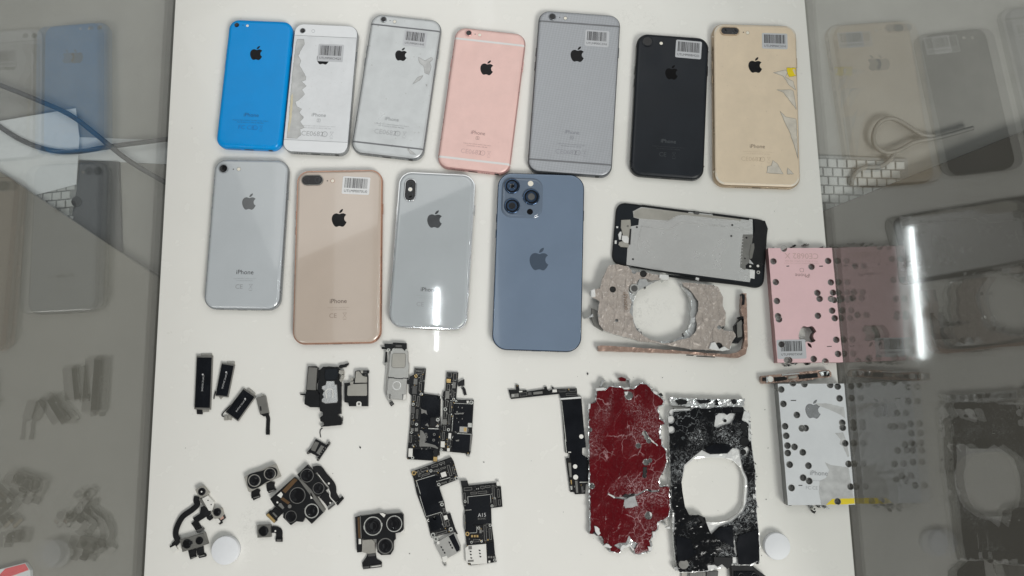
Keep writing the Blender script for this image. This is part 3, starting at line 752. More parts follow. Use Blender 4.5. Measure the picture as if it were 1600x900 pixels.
phone('silver white glass phone with a grey emblem, leftmost of the second row', [(72, 54), (402, 60), (27, 711), (366, 721)], (67.3, 138.4, 7.3), 'glass',
      ('silver_edge', 'silver_glass', 'ink_dark', 'ink_pale', 'logo_grey'),
      dict(cam=(112, 95, 19), mic=(154, 97, 3), flash=(178, 97, 8), logo=(223, 239, 76), name=(205, 549, 76), fine=(203, 582, 100), regs=(200, 613, 78, 'CE', 1)), ZD)
phone('large beige gold glass phone with copper rim and barcode sticker in the second row', [(430, 103), (805, 103), (421, 867), (812, 866)], (78.1, 158.4, 7.5), 'glass',
      ('gold_frame', 'gold_glass', 'ink_goldglass', 'ink_goldglass_faint', 'logo_dark'),
      dict(pill=(502, 146, 98, 48), ringm='steel_dark', mic=(567, 148, 3), flash=(590, 148, 8), logo=(619, 311, 82), name=(615, 676, 74), fine=(615, 710, 95), regs=(613, 740, 78, 'CE', 1),
           sticker=(693, 169, 124, 82, -4, 'UTLMP0070U0', 'sticker')), ZD)
phone('silver mirror backed phone with chrome rim and upright twin camera', [(104, 56), (449, 70), (46, 758), (402, 774)], (70.9, 143.6, 7.7), 'x',
      ('chrome', 'mirror_glass', 'ink_dark', 'ink_pale', 'logo_mirror'),
      dict(pill=(149, 137, 56, 110), ringm='chrome', flash=(149, 135, 8), flash_in_bump=1, logo=(259, 268, 84), name=(232, 588, 72), fine=(225, 622, 95), regs=(215, 655, 80, 'CE', 1)), ZE)
phone('large steel blue phone with three big lenses in a square camera plate', [(546, 61), (937, 73), (518, 860), (923, 876)], (78.1, 160.8, 7.65), 'pro',
      ('sierra_frame', 'sierra_glass', 'logo_sierra', 'logo_sierra', 'logo_sierra'),
      dict(pro=(655, 172, 178), platem='sierra_plate', lenses=[(610, 118, 33), (610, 208, 33), (697, 167, 35)], dots=[(694, 107, 13, 'flash'), (691, 235, 14, 'lens')], logo=(732, 449, 106)), ZE)
#PART2
# ------------------------------------------------------------------ bare screen assembly, seen from its back
ZF = Z(900, 300, 3.334); ZG = Z(950, 305, 7.5); ZH = Z(1080, 325, 6.923)
it = Item('screen_assembly', 'black framed phone screen lying face down showing its steel shield plate', 'screen', ZF, (600, 280))
q = [Vector(v) for v in it.p([(212, 52), (1000, 148), (976, 506), (184, 372)], 2.2)]
def quad_round(q, r, n=7):
    out = []
    for i in range(4):
        a, c, d = q[i - 1], q[i], q[(i + 1) % 4]; u, v = (a - c).normalized(), (d - c).normalized()
        for k in range(n + 1):
            t = k / n; out.append(tuple((c + u * r) * (1 - t) ** 2 + c * 2 * t * (1 - t) + (c + v * r) * t * t))
    return out
b = MB(); fr = quad_round(q, 9.5); b.prism(fr, 0.1, 2.2, .35); b.obj('bezel', 'screen_black', it.e)
b = MB(); ri = inset(fr, .55); ri = ri + ri[:1]; b.ribbon(ri, .8, 2.2, 2.75); b.obj('rim', 'black_plastic', it.e)
sh = it.plate('shield_plate', [(296, 100), (340, 78), (920, 138), (925, 395), (905, 470), (262, 385), (275, 180), (325, 172), (328, 140), (300, 132)], 2.2, 2.75, 'shield', .1)
it.ribbon('embossed_ridge', [(330, 140), (420, 148), (482, 152), (510, 135), (545, 122), (640, 130), (915, 160)], 5, 2.74, 2.95, 'shield_edge', parent=sh)
it.ribbon('embossed_ridge', [(322, 300), (332, 230), (342, 182), (360, 180), (480, 193), (512, 182), (545, 160), (620, 162), (915, 196)], 5, 2.74, 2.95, 'shield_edge', parent=sh)
it.plates('tape_strip', [[(300, 100), (345, 82), (600, 110), (860, 138), (860, 150), (545, 118), (510, 132), (482, 148), (330, 138), (300, 130)]], 2.74, 2.80, 'nickel', parent=sh)
for c in ((317, 183), (297, 350), (814, 172), (809, 229)): it.disc('screw_hole', c, 6, 2.5, 2.80, 'port', parent=sh)
it.plate('connector_flap', [(870, 222), (922, 220), (918, 262), (905, 330), (902, 395), (878, 405), (856, 392), (862, 300)], 2.74, 3.05, 'chip_grey', .1)
it.plates('slit', [(lambda y: [(866 - (y - 240) * .06, y), (872 - (y - 240) * .06, y), (872 - (y - 240) * .06, y + 4), (866 - (y - 240) * .06, y + 4)])(y) for y in range(240, 380, 16)], 3.0, 3.1, 'shield_edge')
it.disc('screw_hole', (888, 238), 6, 2.9, 3.1, 'port'); it.disc('screw_hole', (880, 346), 5, 2.9, 3.1, 'port')
it.plate('flex_cable', [(925, 140), (985, 150), (1000, 190), (985, 300), (978, 380), (945, 400), (930, 380), (905, 350), (915, 260), (932, 200)], 2.2, 3.0, 'black_flex', .15)
it.plate('earpiece_mesh', [(912, 270), (928, 266), (930, 290), (918, 345), (904, 350), (902, 320)], 3.0, 3.5, 'steel_dark', .15)
it.plate('sensor_bracket', [(885, 382), (900, 370), (935, 380), (970, 385), (968, 405), (900, 402), (885, 398)], 2.9, 3.4, 'black_plastic', .12)
it.disc('screw_post', (948, 385), 7, 3.0, 3.7, 'chip_white'); it.disc('screw_post', (908, 387), 6, 3.3, 3.6, 'chip_white'); it.ring('screw_post', (950, 418), 5, 9, 2.2, 3.0, 'solder')
it.plate('contact_pad', [(905, 405), (932, 408), (930, 452), (905, 448)], 2.74, 2.86, 'steel_bright', .05)
it.plates('clip', [(lambda x, y, w_: [(x, y), (x + w_, y + w_ * .13), (x + w_, y + w_ * .13 + 12), (x, y + 12)])(*a) for a in ((345, 66, 240), (612, 98, 30), (712, 110, 190))], 2.2, 3.0, 'black_plastic', .1)
it.plates('clip', [[(620, 100), (640, 103), (638, 118), (615, 115)]], 2.9, 3.2, 'chip_mid')
it.plates('clip', [[(640, 448), (905, 478), (905, 492), (640, 462)], [(480, 430), (625, 446), (625, 460), (480, 442)]], 2.2, 3.1, 'black_plastic', .1)
it.plate('solder_tab', [(625, 444), (642, 448), (640, 462), (622, 456)], 2.2, 3.2, 'steel_bright', .1)
it.plate('button_bracket', [(155, 290), (262, 285), (268, 340), (265, 395), (250, 470), (242, 612), (150, 605), (122, 580), (130, 548), (165, 540), (175, 470), (160, 405), (150, 380)], 2.2, 3.3, 'nickel', .15, z=ZG)
it.plate('button_plate', [(165, 470), (225, 475), (245, 500), (240, 560), (190, 555), (160, 520)], 3.3, 3.9, 'steel_bright', .25, z=ZG)
it.plate('button_back', [(118, 460), (140, 425), (160, 425), (158, 470), (150, 520), (130, 520)], 2.2, 3.4, 'steel_bright', .3, z=ZG)
it.plates('button_slot', [[(255, 395), (275, 395), (262, 578), (240, 575)]], 2.4, 3.45, 'port', z=ZG)
it.disc('screw_hole', (232, 362), 14, 3.0, 3.4, 'steel_dark', z=ZG)
it.plates('solder_tab', [[(95, 365), (120, 365), (118, 385), (100, 385)], [(80, 530), (102, 530), (100, 570), (78, 568)]], 2.2, 2.9, 'steel_bright', z=ZG)

# ------------------------------------------------------------------ shredded rose chassis
ZR = Z(900, 380, 4.737); rng = random.Random(11)
it = Item('shredded_chassis', 'crumpled rose gold phone back with a large round hole cut through it', 'phone scrap', ZR, (640, 560), 'destroyed phone shells')
inner = [(600, 278), (540, 310), (460, 355), (440, 390), (425, 440), (420, 520), (430, 590), (455, 640), (510, 695), (570, 720), (650, 725), (720, 718), (790, 685), (830, 630), (850, 560), (852, 460), (840, 400), (815, 355), (785, 322)]
left = [(245, 162), (300, 157), (385, 172), (405, 195), (450, 212), (520, 218), (600, 234), (680, 244), (692, 265)]
right = [(785, 290), (900, 298), (1000, 310), (1050, 325), (1068, 360), (1090, 400), (1085, 460), (1110, 520), (1105, 610), (1065, 622), (1100, 645), (1170, 655), (1185, 690), (1160, 720), (1140, 780), (1050, 795), (960, 790), (850, 785), (740, 765), (640, 750), (560, 732), (480, 728), (400, 705), (290, 675), (210, 650), (172, 600), (160, 520), (175, 430), (120, 400), (110, 350), (180, 335), (195, 260)]
def crump(amp, sc, base, seed=0.):
    def f(x, y):
        v = Vector((x * sc + seed, y * sc, seed)); return base + amp * (abs(noise.noise(v)) * 1.6 - .5 + .5 * noise.noise(v * 2.7))
    return f
hz = lambda pts, h: it.p(pts, h)
base = jag(hz(left + inner + right, 7), 2.0, .35, rng)
b = MB(); b.region(base, [], 0.2, crump(.8, .12, 7.0), 4.5, rng); b.obj('metal_core', 'crumple_steel', it.e)
inner2 = [(600, 268), (560, 275), (520, 262), (470, 262), (445, 300), (398, 320), (388, 360), (400, 400), (412, 440), (395, 510), (420, 545), (425, 590), (450, 645), (505, 690), (565, 718), (640, 742), (700, 738), (770, 715), (840, 700), (890, 650), (895, 600), (885, 550), (905, 500), (905, 430), (870, 380), (835, 335), (800, 318)]
skin = jag(hz(left + inner2 + right, 10.5), 1.6, .35, rng)
holes = [circle(*it.p([c], 10)[0], it.r(r), 14) for c, r in (((430, 208), 20), ((498, 226), 27), ((272, 342), 24), ((1060, 622), 16), ((1055, 765), 30), ((300, 572), 12), ((130, 440), 26), ((160, 630), 16))]
b = MB(); b.region(skin, holes, 0, crump(.75, .11, 10.6, 3.), 1.7, rng, zbot=crump(.75, .11, 9.6, 3.)); b.obj('rose_cover', 'rose_skin', it.e, smooth=50)
b = MB(); add_text(b, 'iPhone', *it.p([(368, 430)], 11)[0], it.r(130), 12.6, math.radians(-83)); b.obj('lettering', 'ink_gold', it.e)
it.plate('bare_patch', [(445, 330), (470, 262), (520, 262), (545, 300), (480, 340)], 7, 11.3, 'crumple_steel', .5)
it.ring('drill_rim', (432, 335), 24, 34, 6, 11.6, 'hole_wall'); it.disc('drill_hole', (432, 335), 25, 6, 11.45, 'chip_mid')
it.plates('bare_patch', [jag([(1000, 735), (1030, 730), (1060, 780), (1100, 760), (1140, 790), (1090, 800), (985, 780)], 20, 5, rng), jag([(110, 345), (140, 335), (145, 395), (115, 400)], 14, 4, rng), [(620, 228), (685, 235), (690, 265), (640, 270), (615, 255)]], 8, 12.0, 'steel_bright', .4)
for c, r in (((1058, 762), 28), ((498, 226), 26), ((272, 342), 24)): it.disc('drill_hole', c, r, 6, 9.4, 'port')
for k in range(16):
    a = rng.choice(base); b = MB(); x, y = a
    b.prism([(x, y), (x + rng.uniform(-2, 2), y + rng.uniform(.5, 2.2)), (x + rng.uniform(-1.5, 1.5), y + rng.uniform(-2, .5)), (x + rng.uniform(-1, 1), y - 1)], rng.uniform(3, 7), rng.uniform(8, 11.5)); b.obj('torn_shard', rng.choice(['crumple_steel', 'black_plastic', 'chip_grey']), it.e)
it.plate('torn_shard', [(70, 560), (95, 540), (125, 520), (130, 545), (100, 550)], 1, 8, 'crumple_steel', .3)
it.plate('torn_wall', [(115, 480), (160, 500), (175, 600), (200, 650), (135, 610), (115, 560)], .3, 5, 'steel_dark', .3)
it = Item('frame_rail', 'broken copper rose frame rail bent round the corner below the rose shell', 'phone scrap', ZR, (1200, 800), 'destroyed phone shells')
b = MB(); b.region(jag(it.p([(160, 762), (185, 755), (480, 775), (720, 792), (960, 812), (1130, 822), (1200, 805), (1235, 780), (1248, 720), (1238, 560), (1222, 500), (1228, 370), (1262, 370), (1272, 760), (1255, 822), (1200, 850), (1140, 846), (800, 817), (165, 797)], 6), 2.5, .25, rng), [], .2, crump(.8, .3, 6.2), 3, rng); b.obj('rail', 'rose_metal', it.e)
it.plates('inner_fragment', [jag([(1228, 375), (1250, 380), (1248, 455), (1232, 460)], 20, 5, rng), jag([(1175, 610), (1215, 555), (1240, 560), (1235, 700), (1200, 740), (1150, 740), (1185, 690)], 25, 6, rng), [(1205, 545), (1240, 540), (1245, 600), (1228, 575)]], .3, 6.8, 'black_plastic', .2)
it.plate('inner_fragment', jag([(1190, 590), (1225, 565), (1228, 690), (1195, 700)], 25, 6, rng), 6.0, 7.4, 'steel_dark', .2)
it.plates('side_slot', [[(820, 824), (870, 828), (870, 834), (820, 830)], [(895, 832), (1030, 840), (1030, 846), (895, 838)]], 4, 6.3, 'port')

# ------------------------------------------------------------------ drilled shells at the right edge
ZP = Z(1180, 375, 7.2); ZS = Z(1180, 490, 6.92); ZW = Z(1195, 590, 4.09)
def drilled(label, quad, hole_px, r, H, mats, extra_holes=()):
    it = Item('drilled_phone', label, 'phone scrap', Z(0, 0, 1), (sum(p[0] for p in quad) / 4, sum(p[1] for p in quad) / 4), 'destroyed phone shells')
    rng = random.Random(5); o = jag(it.p(quad, H), 4, .12, rng)
    hs = [circle(*it.p([c], H)[0], rr / 1.765, 16) for c, rr in hole_px] + [it.p(h, H) for h in extra_holes]
    b = MB(); b.region(o, hs, .2, lambda x, y: H, None, rng, wall_mi=1); b.obj('shell', mats, it.e)
    b = MB()
    for h in hs:
        if len(h) == 16:
            c = Vector((sum(p[0] for p in h) / 16, sum(p[1] for p in h) / 16)); rr = (Vector(h[0]) - c).length
            b.ring(c.x, c.y, rr * .98, rr * 1.06, H - .2, H + .10 + .1 * rng.random(), 16, 0, 2 * math.pi)
    b.obj('drill_burr', 'hole_wall', it.e)
    # crushed insides seen down the holes
    b = MB(); b.region([tuple(v) for v in inset(o, 1.2)], [h for h in hs if len(h) != 16], .25, crump(.6, .5, H * .62), 3.2, rng); b.obj('filling', 'hole_wall', it.e)
    return it, o
H1 = 9.0
hp = [(c, 4.9) for c in ZP([(206, 240), (821, 236), (634, 302), (232, 474), (852, 476), (245, 686), (700, 595), (725, 662), (876, 592), (853, 663), (888, 675), (866, 795), (706, 852), (896, 880), (257, 857), (268, 893), (323, 98)])] + \
     [(c, 4.9) for c in ZS([(877, 283), (897, 436), (633, 491), (759, 518), (285, 333), (345, 503), (368, 503)])]
ax, ay = ZS([(565, 245)])[0]
ap = [[(x, y) for x, y in emblem(ax, ay + 1, 34.0, 0)[k]] for k in (0, 1)]          # picture y runs down: the fruit is upside down here
it, o = drilled('pink phone back drilled full of holes, upside down against the right glass', [ZP([(145, 92)])[0], ZP([(862, 88)])[0], ZS([(950, 527)])[0], ZS([(240, 530)])[0]], hp, 4.9, H1, ['pink_alu', 'pink_side'], ap)
PZ = Z(0, 0, 1); A180 = math.radians(179.0 - 180 + 180)
b = MB(); (x, y), = it.p(ZP([(532, 400)]), H1); add_text(b, 'iPhone', x, y, 13.2, H1 + .05, A180); b.obj('lettering', 'ink_rose', it.e)
b = MB(); (x, y), = it.p(ZP([(524, 338)]), H1); ol = rrect(3.2, 3.2, .8, 3, x, y); b.ribbon(ol + ol[:1], .28, H1, H1 + .05); b.obj('series_mark', 'ink_rose', it.e)
b = MB(); (x, y), = it.p(ZP([(520, 250)]), H1)
add_text(b, 'Designed by Apple in California  Assembled in China  Model A1', x, y - 1, 31, H1 + .05, A180); add_text(b, 'FCC ID: BCG-E  IC: 579C-E  IMEI 3566', x, y + 1, 29, H1 + .05, A180); b.obj('fine_print', 'ink_rose_faint', it.e)
b = MB(); (x, y), = it.p(ZP([(520, 180)]), H1); add_text(b, 'CE0682 X', x, y, 30, H1 + .05, A180); b.obj('certification_marks', 'ink_rose_faint', it.e)
it.plates('pry_slot', [ZP([(352, 290), (382, 288), (382, 298), (352, 300)]), ZP([(720, 290), (762, 288), (762, 300), (720, 300)]), ZS([(775, 352), (828, 350), (828, 358), (775, 360)])], H1 - .1, H1 + .04, 'ink_dark')
p = it.p(ZS([(392, 385)]), H1)[0]; b = MB(); b.region(rot(rrect(it.r(310 / 6.92), it.r(205 / 6.92), 1.2, 4), math.radians(1), p), [circle(*it.p(ZS([c]), H1)[0], 4.95 / 1.765, 16) for c in ((285, 333), (345, 503), (368, 503))], H1, lambda x, y: H1 + .1); so = b.obj('barcode_sticker', 'sticker_film', it.e)
barcode(so, (p[0], p[1] + .6), it.r(270 / 6.92), it.r(195 / 6.92), math.radians(1), 'UTLMP00TXNF', H1 + .14)
rng = random.Random(8)
def scraps(it, zf, pts, m=('black_plastic', 'crumple_steel', 'chip_grey'), z1=7, sz=10, n=3):
    for c in pts:
        for k in range(n):
            x, y = c[0] + rng.uniform(-sz, sz) * 1.6, c[1] + rng.uniform(-sz, sz) * .6
            it.plate('torn_scrap', jag([(x - sz, y), (x, y - sz * rng.uniform(.2, .9)), (x + sz, y + rng.uniform(-.3, .3) * sz), (x + rng.uniform(-.5, .5) * sz, y + sz * rng.uniform(.2, .9))], sz * .7, sz * .3, rng), .3, z1 * rng.uniform(.4, 1), rng.choice(m), .0, z=zf)
scraps(it, ZP, [(410, 82), (450, 60), (560, 50), (585, 45), (740, 84), (820, 84), (195, 90)], sz=11)
scraps(it, ZS, [(360, 560), (430, 545), (570, 540)], z1=5, sz=16)
# metal end strip between the two
it = Item('end_strip', 'narrow metal end strip with black inserts between the pink and white shells', 'phone scrap', ZS, (440, 690), 'destroyed phone shells')
b = MB(); b.region(jag(it.p([(62, 680), (75, 672), (300, 655), (560, 625), (690, 612), (800, 608), (826, 640), (825, 685), (690, 695), (560, 725), (300, 745), (80, 758), (65, 735)], 5), 1.5, .25, rng), [], .2, crump(.4, .5, 4.6), 1.8, rng); b.obj('strip', 'rose_metal', it.e)
it.plates('black_insert', [[(205, 690), (310, 680), (345, 690), (345, 715), (215, 735)], [(468, 662), (675, 642), (678, 690), (480, 708)], [(80, 692), (118, 690), (118, 728), (82, 730)]], 4, 5.4, 'black_plastic', .15)
it.plate('port_cutout', [(358, 680), (440, 668), (460, 680), (440, 698), (360, 708)], 4, 5.5, 'nickel', .2); it.disc('screw_post', (165, 708), 32, 4, 5.6, 'chip_white')
it.plates('bright_edge', [[(290, 655), (480, 638), (480, 655), (290, 672)], [(690, 630), (760, 615), (800, 625), (810, 670), (770, 660), (720, 680)], [(120, 680), (140, 680), (140, 745), (120, 748)]], 4, 5.7, 'crumple_steel', .2)
it.plates('black_insert', [[(745, 630), (775, 620), (770, 680), (745, 680)], [(785, 650), (805, 640), (805, 680), (785, 682)]], 4, 6, 'black_plastic', .1)
# white shell
H2 = 10.0
hp = [(c, 4.9) for c in ZW([(105, 76), (478, 133), (119, 168), (205, 239), (130, 311), (237, 324), (261, 323), (137, 372), (495, 289), (498, 320), (514, 420), (145, 435), (147, 482), (190, 443), (243, 478), (159, 556), (279, 563), (536, 552), (245, 640), (284, 661), (171, 705), (548, 697), (465, 792), (418, 47), (466, 57), (253, 42), (180, 36)])]
it, o = drilled('white phone back drilled full of holes with torn film and yellow tape', ZW([(83, 40), (507, 38), (577, 812), (148, 815)]), hp, 4.9, H2, ['drilled_white', 'drilled_side'])
def clip_flat(name, pts, m, dz):
    pl = jag(it.p(ZW(pts), H2), 1.5, .3, rng)
    b = MB(); b.region(pl, [circle(*it.p([c], H2)[0], 5.1 / 1.765, 16) for c, _ in hp], H2, lambda x, y: H2 + dz); return b.obj(name, m, it.e)
clip_flat('torn_film', [(320, 165), (400, 165), (505, 188), (515, 262), (470, 230), (400, 200), (345, 180)], 'film_tear', .08)
clip_flat('torn_film', [(382, 540), (420, 558), (535, 575), (568, 770), (568, 806), (360, 812), (345, 730), (350, 660), (390, 640), (410, 590)], 'film_tear', .08)
clip_flat('torn_film', [(448, 355), (500, 350), (520, 400), (540, 500), (530, 510), (500, 440), (478, 425), (485, 395)], 'film_tear', .08)
clip_flat('yellow_tape', [(390, 812), (430, 775), (572, 770), (575, 805), (500, 810)], 'yellow_tag', .14)
b = MB()
for poly in emblem(*it.p(ZW([(308, 200)]), H2)[0], it.r(118 / 4.09), math.radians(-5)):
    poly = ccw(poly); b.add([(q[0], q[1], H2 + .05) for q in poly], [tuple(range(len(poly)))])
b.obj('emblem', 'chrome', it.e)
b = MB(); add_text(b, 'iPhone', *it.p(ZW([(345, 610)]), H2)[0], it.r(108 / 4.09), H2 + .12, math.radians(-2)); b.obj('lettering', 'ink_grey', it.e)
b = MB(); (x, y), = it.p(ZW([(375, 660)]), H2); add_text(b, 'Designed by Apple in California  Assembled in China', x, y, 20, H2 + .12, math.radians(-2)); (x, y), = it.p(ZW([(315, 705)]), H2); add_text(b, 'FC CE X', x, y, 14, H2 + .12, math.radians(-2)); b.obj('fine_print', 'ink_faint', it.e)
it.plates('pry_slot', [ZW([(166, 143), (200, 143), (200, 149), (166, 149)]), ZW([(216, 686), (240, 686), (240, 692), (216, 692)])], H2 - .1, H2 + .05, 'ink_dark')
scraps(it, ZW, [(160, 818), (300, 820), (350, 825), (395, 830)], z1=6, sz=9); it.plate('torn_scrap', [(305, 850), (320, 845), (330, 850), (320, 870)], .3, 5, 'port', z=ZW); it.ring('screw_post', (318, 840), 6, 12, .3, 6, 'solder', z=ZW)

# ------------------------------------------------------------------ red and black shredded shells
Rt = Z(900, 580, 5.625); Rb = Z(900, 730, 5.625)
it = Item('shredded_chassis', 'dark red scuffed phone back with ragged metal ends and drill holes', 'phone scrap', Z(0, 0, 1), (980, 730), 'destroyed phone shells')
rng = random.Random(21)
top = [(105, 290), (120, 280), (165, 268), (175, 180), (172, 160), (255, 155), (290, 125), (335, 130), (400, 135), (430, 150), (470, 145), (500, 150), (530, 125), (565, 100), (620, 105), (655, 130), (672, 165), (700, 190), (740, 215), (778, 255), (775, 300), (735, 312), (722, 340), (742, 380), (740, 410), (775, 430), (790, 470), (748, 480), (740, 540), (760, 600), (765, 650), (800, 690), (805, 800), (790, 850)]
bot = [(735, 120), (745, 165), (830, 160), (835, 380), (820, 440), (770, 470), (725, 490), (722, 550), (690, 580), (670, 620), (655, 650), (668, 740), (600, 755), (560, 775), (510, 765), (505, 715), (485, 690), (450, 690), (425, 712), (400, 745), (385, 765), (290, 745), (300, 700), (240, 690), (225, 620), (160, 592), (112, 590), (118, 540)]
redpx = Rt(top) + Rb(bot)
rh = [(Rt([c])[0], r) for c, r in (((547, 655), 4.2), ((615, 800), 5), ((603, 548), 4.2), ((620, 580), 4), ((640, 612), 4), ((465, 215), 6.5), ((650, 785), 3.5), ((122, 515), 3.5))] + [(Rb([c])[0], r) for c, r in (((637, 425), 6), ((605, 40), 3.5), ((602, 75), 3.5), ((140, 165), 4.5))]
metal = jag(it.p(redpx, 5), 1.6, .6, rng)
b = MB(); b.region(metal, [circle(*it.p([c], 5)[0], r * .85 / 1.765, 14) for c, r in rh], .2, crump(1.0, .22, 5.0, 9.), 3.0, rng); b.obj('metal_core', 'crumple_steel', it.e)
red = jag(it.p(redpx, 6.4), 1.3, .5, rng); red = jag(inset(red, 1.0), 1.5, .3, rng)
patch = Rb([(425, 280), (520, 245), (545, 340), (430, 365), (415, 330)]); crack = Rb([(285, 228), (340, 262), (420, 262), (470, 232), (540, 235), (620, 190), (660, 205), (735, 200), (735, 215), (660, 222), (620, 205), (545, 250), (470, 262), (420, 285), (330, 272), (280, 240)])
b = MB(); b.region(red, [circle(*it.p([c], 6)[0], r / 1.765, 14) for c, r in rh] + [jag(it.p(patch, 6.4), 2, .4, rng), it.p(crack, 6.4), it.p(Rb([(330, 690), (380, 665), (440, 665), (465, 600), (500, 650), (545, 670), (520, 720), (480, 690), (440, 700), (390, 725)]), 6.4)], 0, crump(.5, .12, 6.3, 4.), 1.8, rng, zbot=crump(.5, .12, 5.6, 4.)); b.obj('red_cover', 'red_coat', it.e, smooth=50)
it.plate('bare_patch', jag(patch, 3, 1, rng), 4, 6.6, 'crumple_steel', .4)
it.plates('bare_patch', [jag(Rt(q), 3, 1, rng) for q in ([(172, 150), (258, 145), (262, 165), (180, 175)], [(415, 145), (470, 138), (470, 155), (420, 158)], [(672, 160), (720, 185), (715, 210), (680, 190)], [(645, 580), (720, 650), (712, 658), (640, 592)], [(108, 285), (130, 282), (125, 330), (110, 335)], [(735, 570), (752, 565), (750, 600), (738, 590)], [(425, 180), (455, 178), (450, 210), (430, 215)])] +
          [jag(Rb(q), 3, 1, rng) for q in ([(160, 520), (195, 525), (215, 580), (200, 600), (165, 560)], [(235, 690), (270, 668), (320, 705), (300, 715)], [(385, 720), (410, 685), (440, 690), (470, 668), (510, 720), (500, 735), (470, 695), (430, 705), (400, 735)], [(670, 570), (700, 565), (700, 615), (675, 620)], [(630, 700), (672, 700), (672, 730), (640, 735)], [(785, 530), (830, 520), (832, 545), (800, 545)], [(285, 225), (345, 262), (335, 272), (280, 240)], [(640, 390), (665, 400), (660, 440), (650, 430)])], 4, 7.4, 'steel_bright', .3)
it.plates('torn_shard', [Rt([(375, 58), (400, 50), (440, 65), (435, 90), (385, 85)])], .3, 6, 'red_coat', .2)
it.plates('torn_shard', [Rt([(440, 62), (478, 65), (478, 120), (490, 140), (475, 135), (465, 80), (440, 78)]), Rt([(215, 120), (230, 78), (265, 80), (240, 95), (225, 140), (210, 135)]), Rt([(335, 100), (345, 130), (335, 128)]), Rb([(755, 485), (770, 490), (800, 505), (780, 512)]), Rb([(640, 660), (665, 655), (675, 690), (655, 700)])], .3, 5.5, 'crumple_steel', .2)
it.plates('torn_shard', [Rt([(730, 200), (750, 190), (768, 215), (745, 222)]), Rb([(148, 575), (180, 565), (205, 585), (185, 600)]), Rb([(590, 0), (625, 0), (610, 85), (590, 90)]), Rb([(405, 255), (440, 235), (475, 250), (510, 228), (520, 245), (470, 265), (430, 268)]), Rb([(640, 195), (665, 205), (665, 218), (640, 210)])], 3, 6.9, 'port', .1)
for k in range(30):
    x, y = rng.choice(metal); b = MB()
    b.prism([(x, y), (x + rng.uniform(.3, 1.6), y + rng.uniform(-.6, .6)), (x + rng.uniform(-.6, .8), y + rng.uniform(.4, 1.6))], rng.uniform(2, 5), rng.uniform(5.5, 7.2)); b.obj('torn_shard', rng.choice(['steel_bright', 'crumple_steel', 'chip_grey', 'red_coat']), it.e)

Kt = Z(1030, 610, 6.0); Kb = Z(1030, 750, 6.0)
it = Item('shredded_chassis', 'black shattered phone back with a large rounded opening beside the red shell', 'phone scrap', Z(0, 0, 1), (1120, 760), 'destroyed phone shells')
rng = random.Random(31)
kp = Kt([(105, 180), (160, 172), (300, 172), (330, 155), (450, 165), (560, 150), (640, 150), (790, 150), (815, 195), (852, 212), (868, 480), (885, 620), (905, 760)]) + Kb([(905, 0), (910, 180), (925, 230), (915, 280), (930, 430), (948, 620), (940, 790), (870, 800), (680, 800), (560, 830), (440, 858), (290, 868), (185, 868), (150, 760), (128, 480), (115, 300), (112, 100)]) + Kt([(102, 800), (92, 450), (84, 250)])
kh = Kt([(210, 860), (240, 710), (330, 640), (480, 628), (620, 635), (700, 665), (760, 725), (800, 830)]) + Kb([(802, 60), (790, 250), (745, 320), (660, 378), (560, 398), (500, 396), (440, 392), (430, 350), (370, 330), (280, 325), (242, 250), (218, 110)])
kh2 = Kt([(210, 860), (235, 700), (320, 625), (400, 560), (480, 600), (640, 592), (690, 540), (760, 560), (770, 650), (790, 740), (830, 830)]) + Kb([(835, 120), (822, 230), (790, 300), (690, 390), (560, 440), (490, 510), (470, 470), (440, 392), (430, 350), (370, 330), (280, 325), (242, 250), (218, 110)])
b = MB(); mo = jag(it.p(kp, 5.4), 1.8, .35, rng); b.region(mo, [it.p(kh, 5.4)], .2, crump(.5, .2, 5.6, 2.), 3.2, rng); b.obj('metal_core', 'steel_bright', it.e)
dh = [(Kt([c])[0], r) for c, r in (((110, 275), 6), ((115, 370), 5.5), ((790, 325), 3), ((800, 270), 4), ((620, 290), 0.5))]
notch = [Kt([(530, 240), (560, 215), (720, 215), (690, 300), (600, 330), (545, 350), (515, 340)]), Kt([(800, 190), (850, 215), (860, 470), (840, 490), (835, 330), (790, 290), (780, 250)]), Kt([(760, 560), (830, 525), (850, 560), (820, 620), (790, 600)]), Kt([(100, 180), (290, 172), (300, 190), (140, 200), (125, 240), (100, 230)]), Kb([(880, 130), (905, 130), (908, 190), (880, 180)]), Kb([(455, 800), (520, 795), (545, 815), (590, 790), (640, 835), (560, 845), (460, 850)]), Kb([(690, 725), (745, 722), (742, 790), (690, 795)]), Kb([(700, 550), (712, 560), (732, 710), (720, 715), (705, 650)]), Kb([(830, 790), (900, 760), (915, 790), (870, 800)]), Kb([(125, 300), (150, 310), (145, 480), (128, 490)])]
b = MB(); b.region(jag(inset(jag(it.p(kp, 7), 1.5, .4, rng), .5), 1.5, .2, rng), [it.p(kh2, 7)] + [circle(*it.p([c], 7)[0], r / 1.765, 14) for c, r in dh] + [jag(it.p(n, 7), 1.2, .25, rng) for n in notch], 0, crump(.55, .2, 7.0, 6.), 1.5, rng, zbot=crump(.55, .2, 6.1, 6.)); b.obj('black_cover', 'black_scuff', it.e, smooth=50)
it.plates('flat_fragment', [Kb([(745, 520), (930, 460), (942, 750), (860, 790), (745, 790), (725, 600)]), Kb([(160, 520), (300, 560), (330, 700), (240, 760), (170, 760)])], 6, 8.0, 'black_film', .2)
it.plate('flat_fragment', Kb([(500, 510), (560, 450), (690, 430), (700, 640), (640, 600), (560, 560)]), 6, 8.0, 'black_film', .2)
b = MB(); lip = it.p(Kt([(425, 545), (480, 510), (580, 497), (660, 510), (678, 545), (640, 585), (560, 596), (470, 585)]), 8); b.prism(lip, 6, 8.3, .3); b.obj('flat_fragment', 'black_film', it.e)
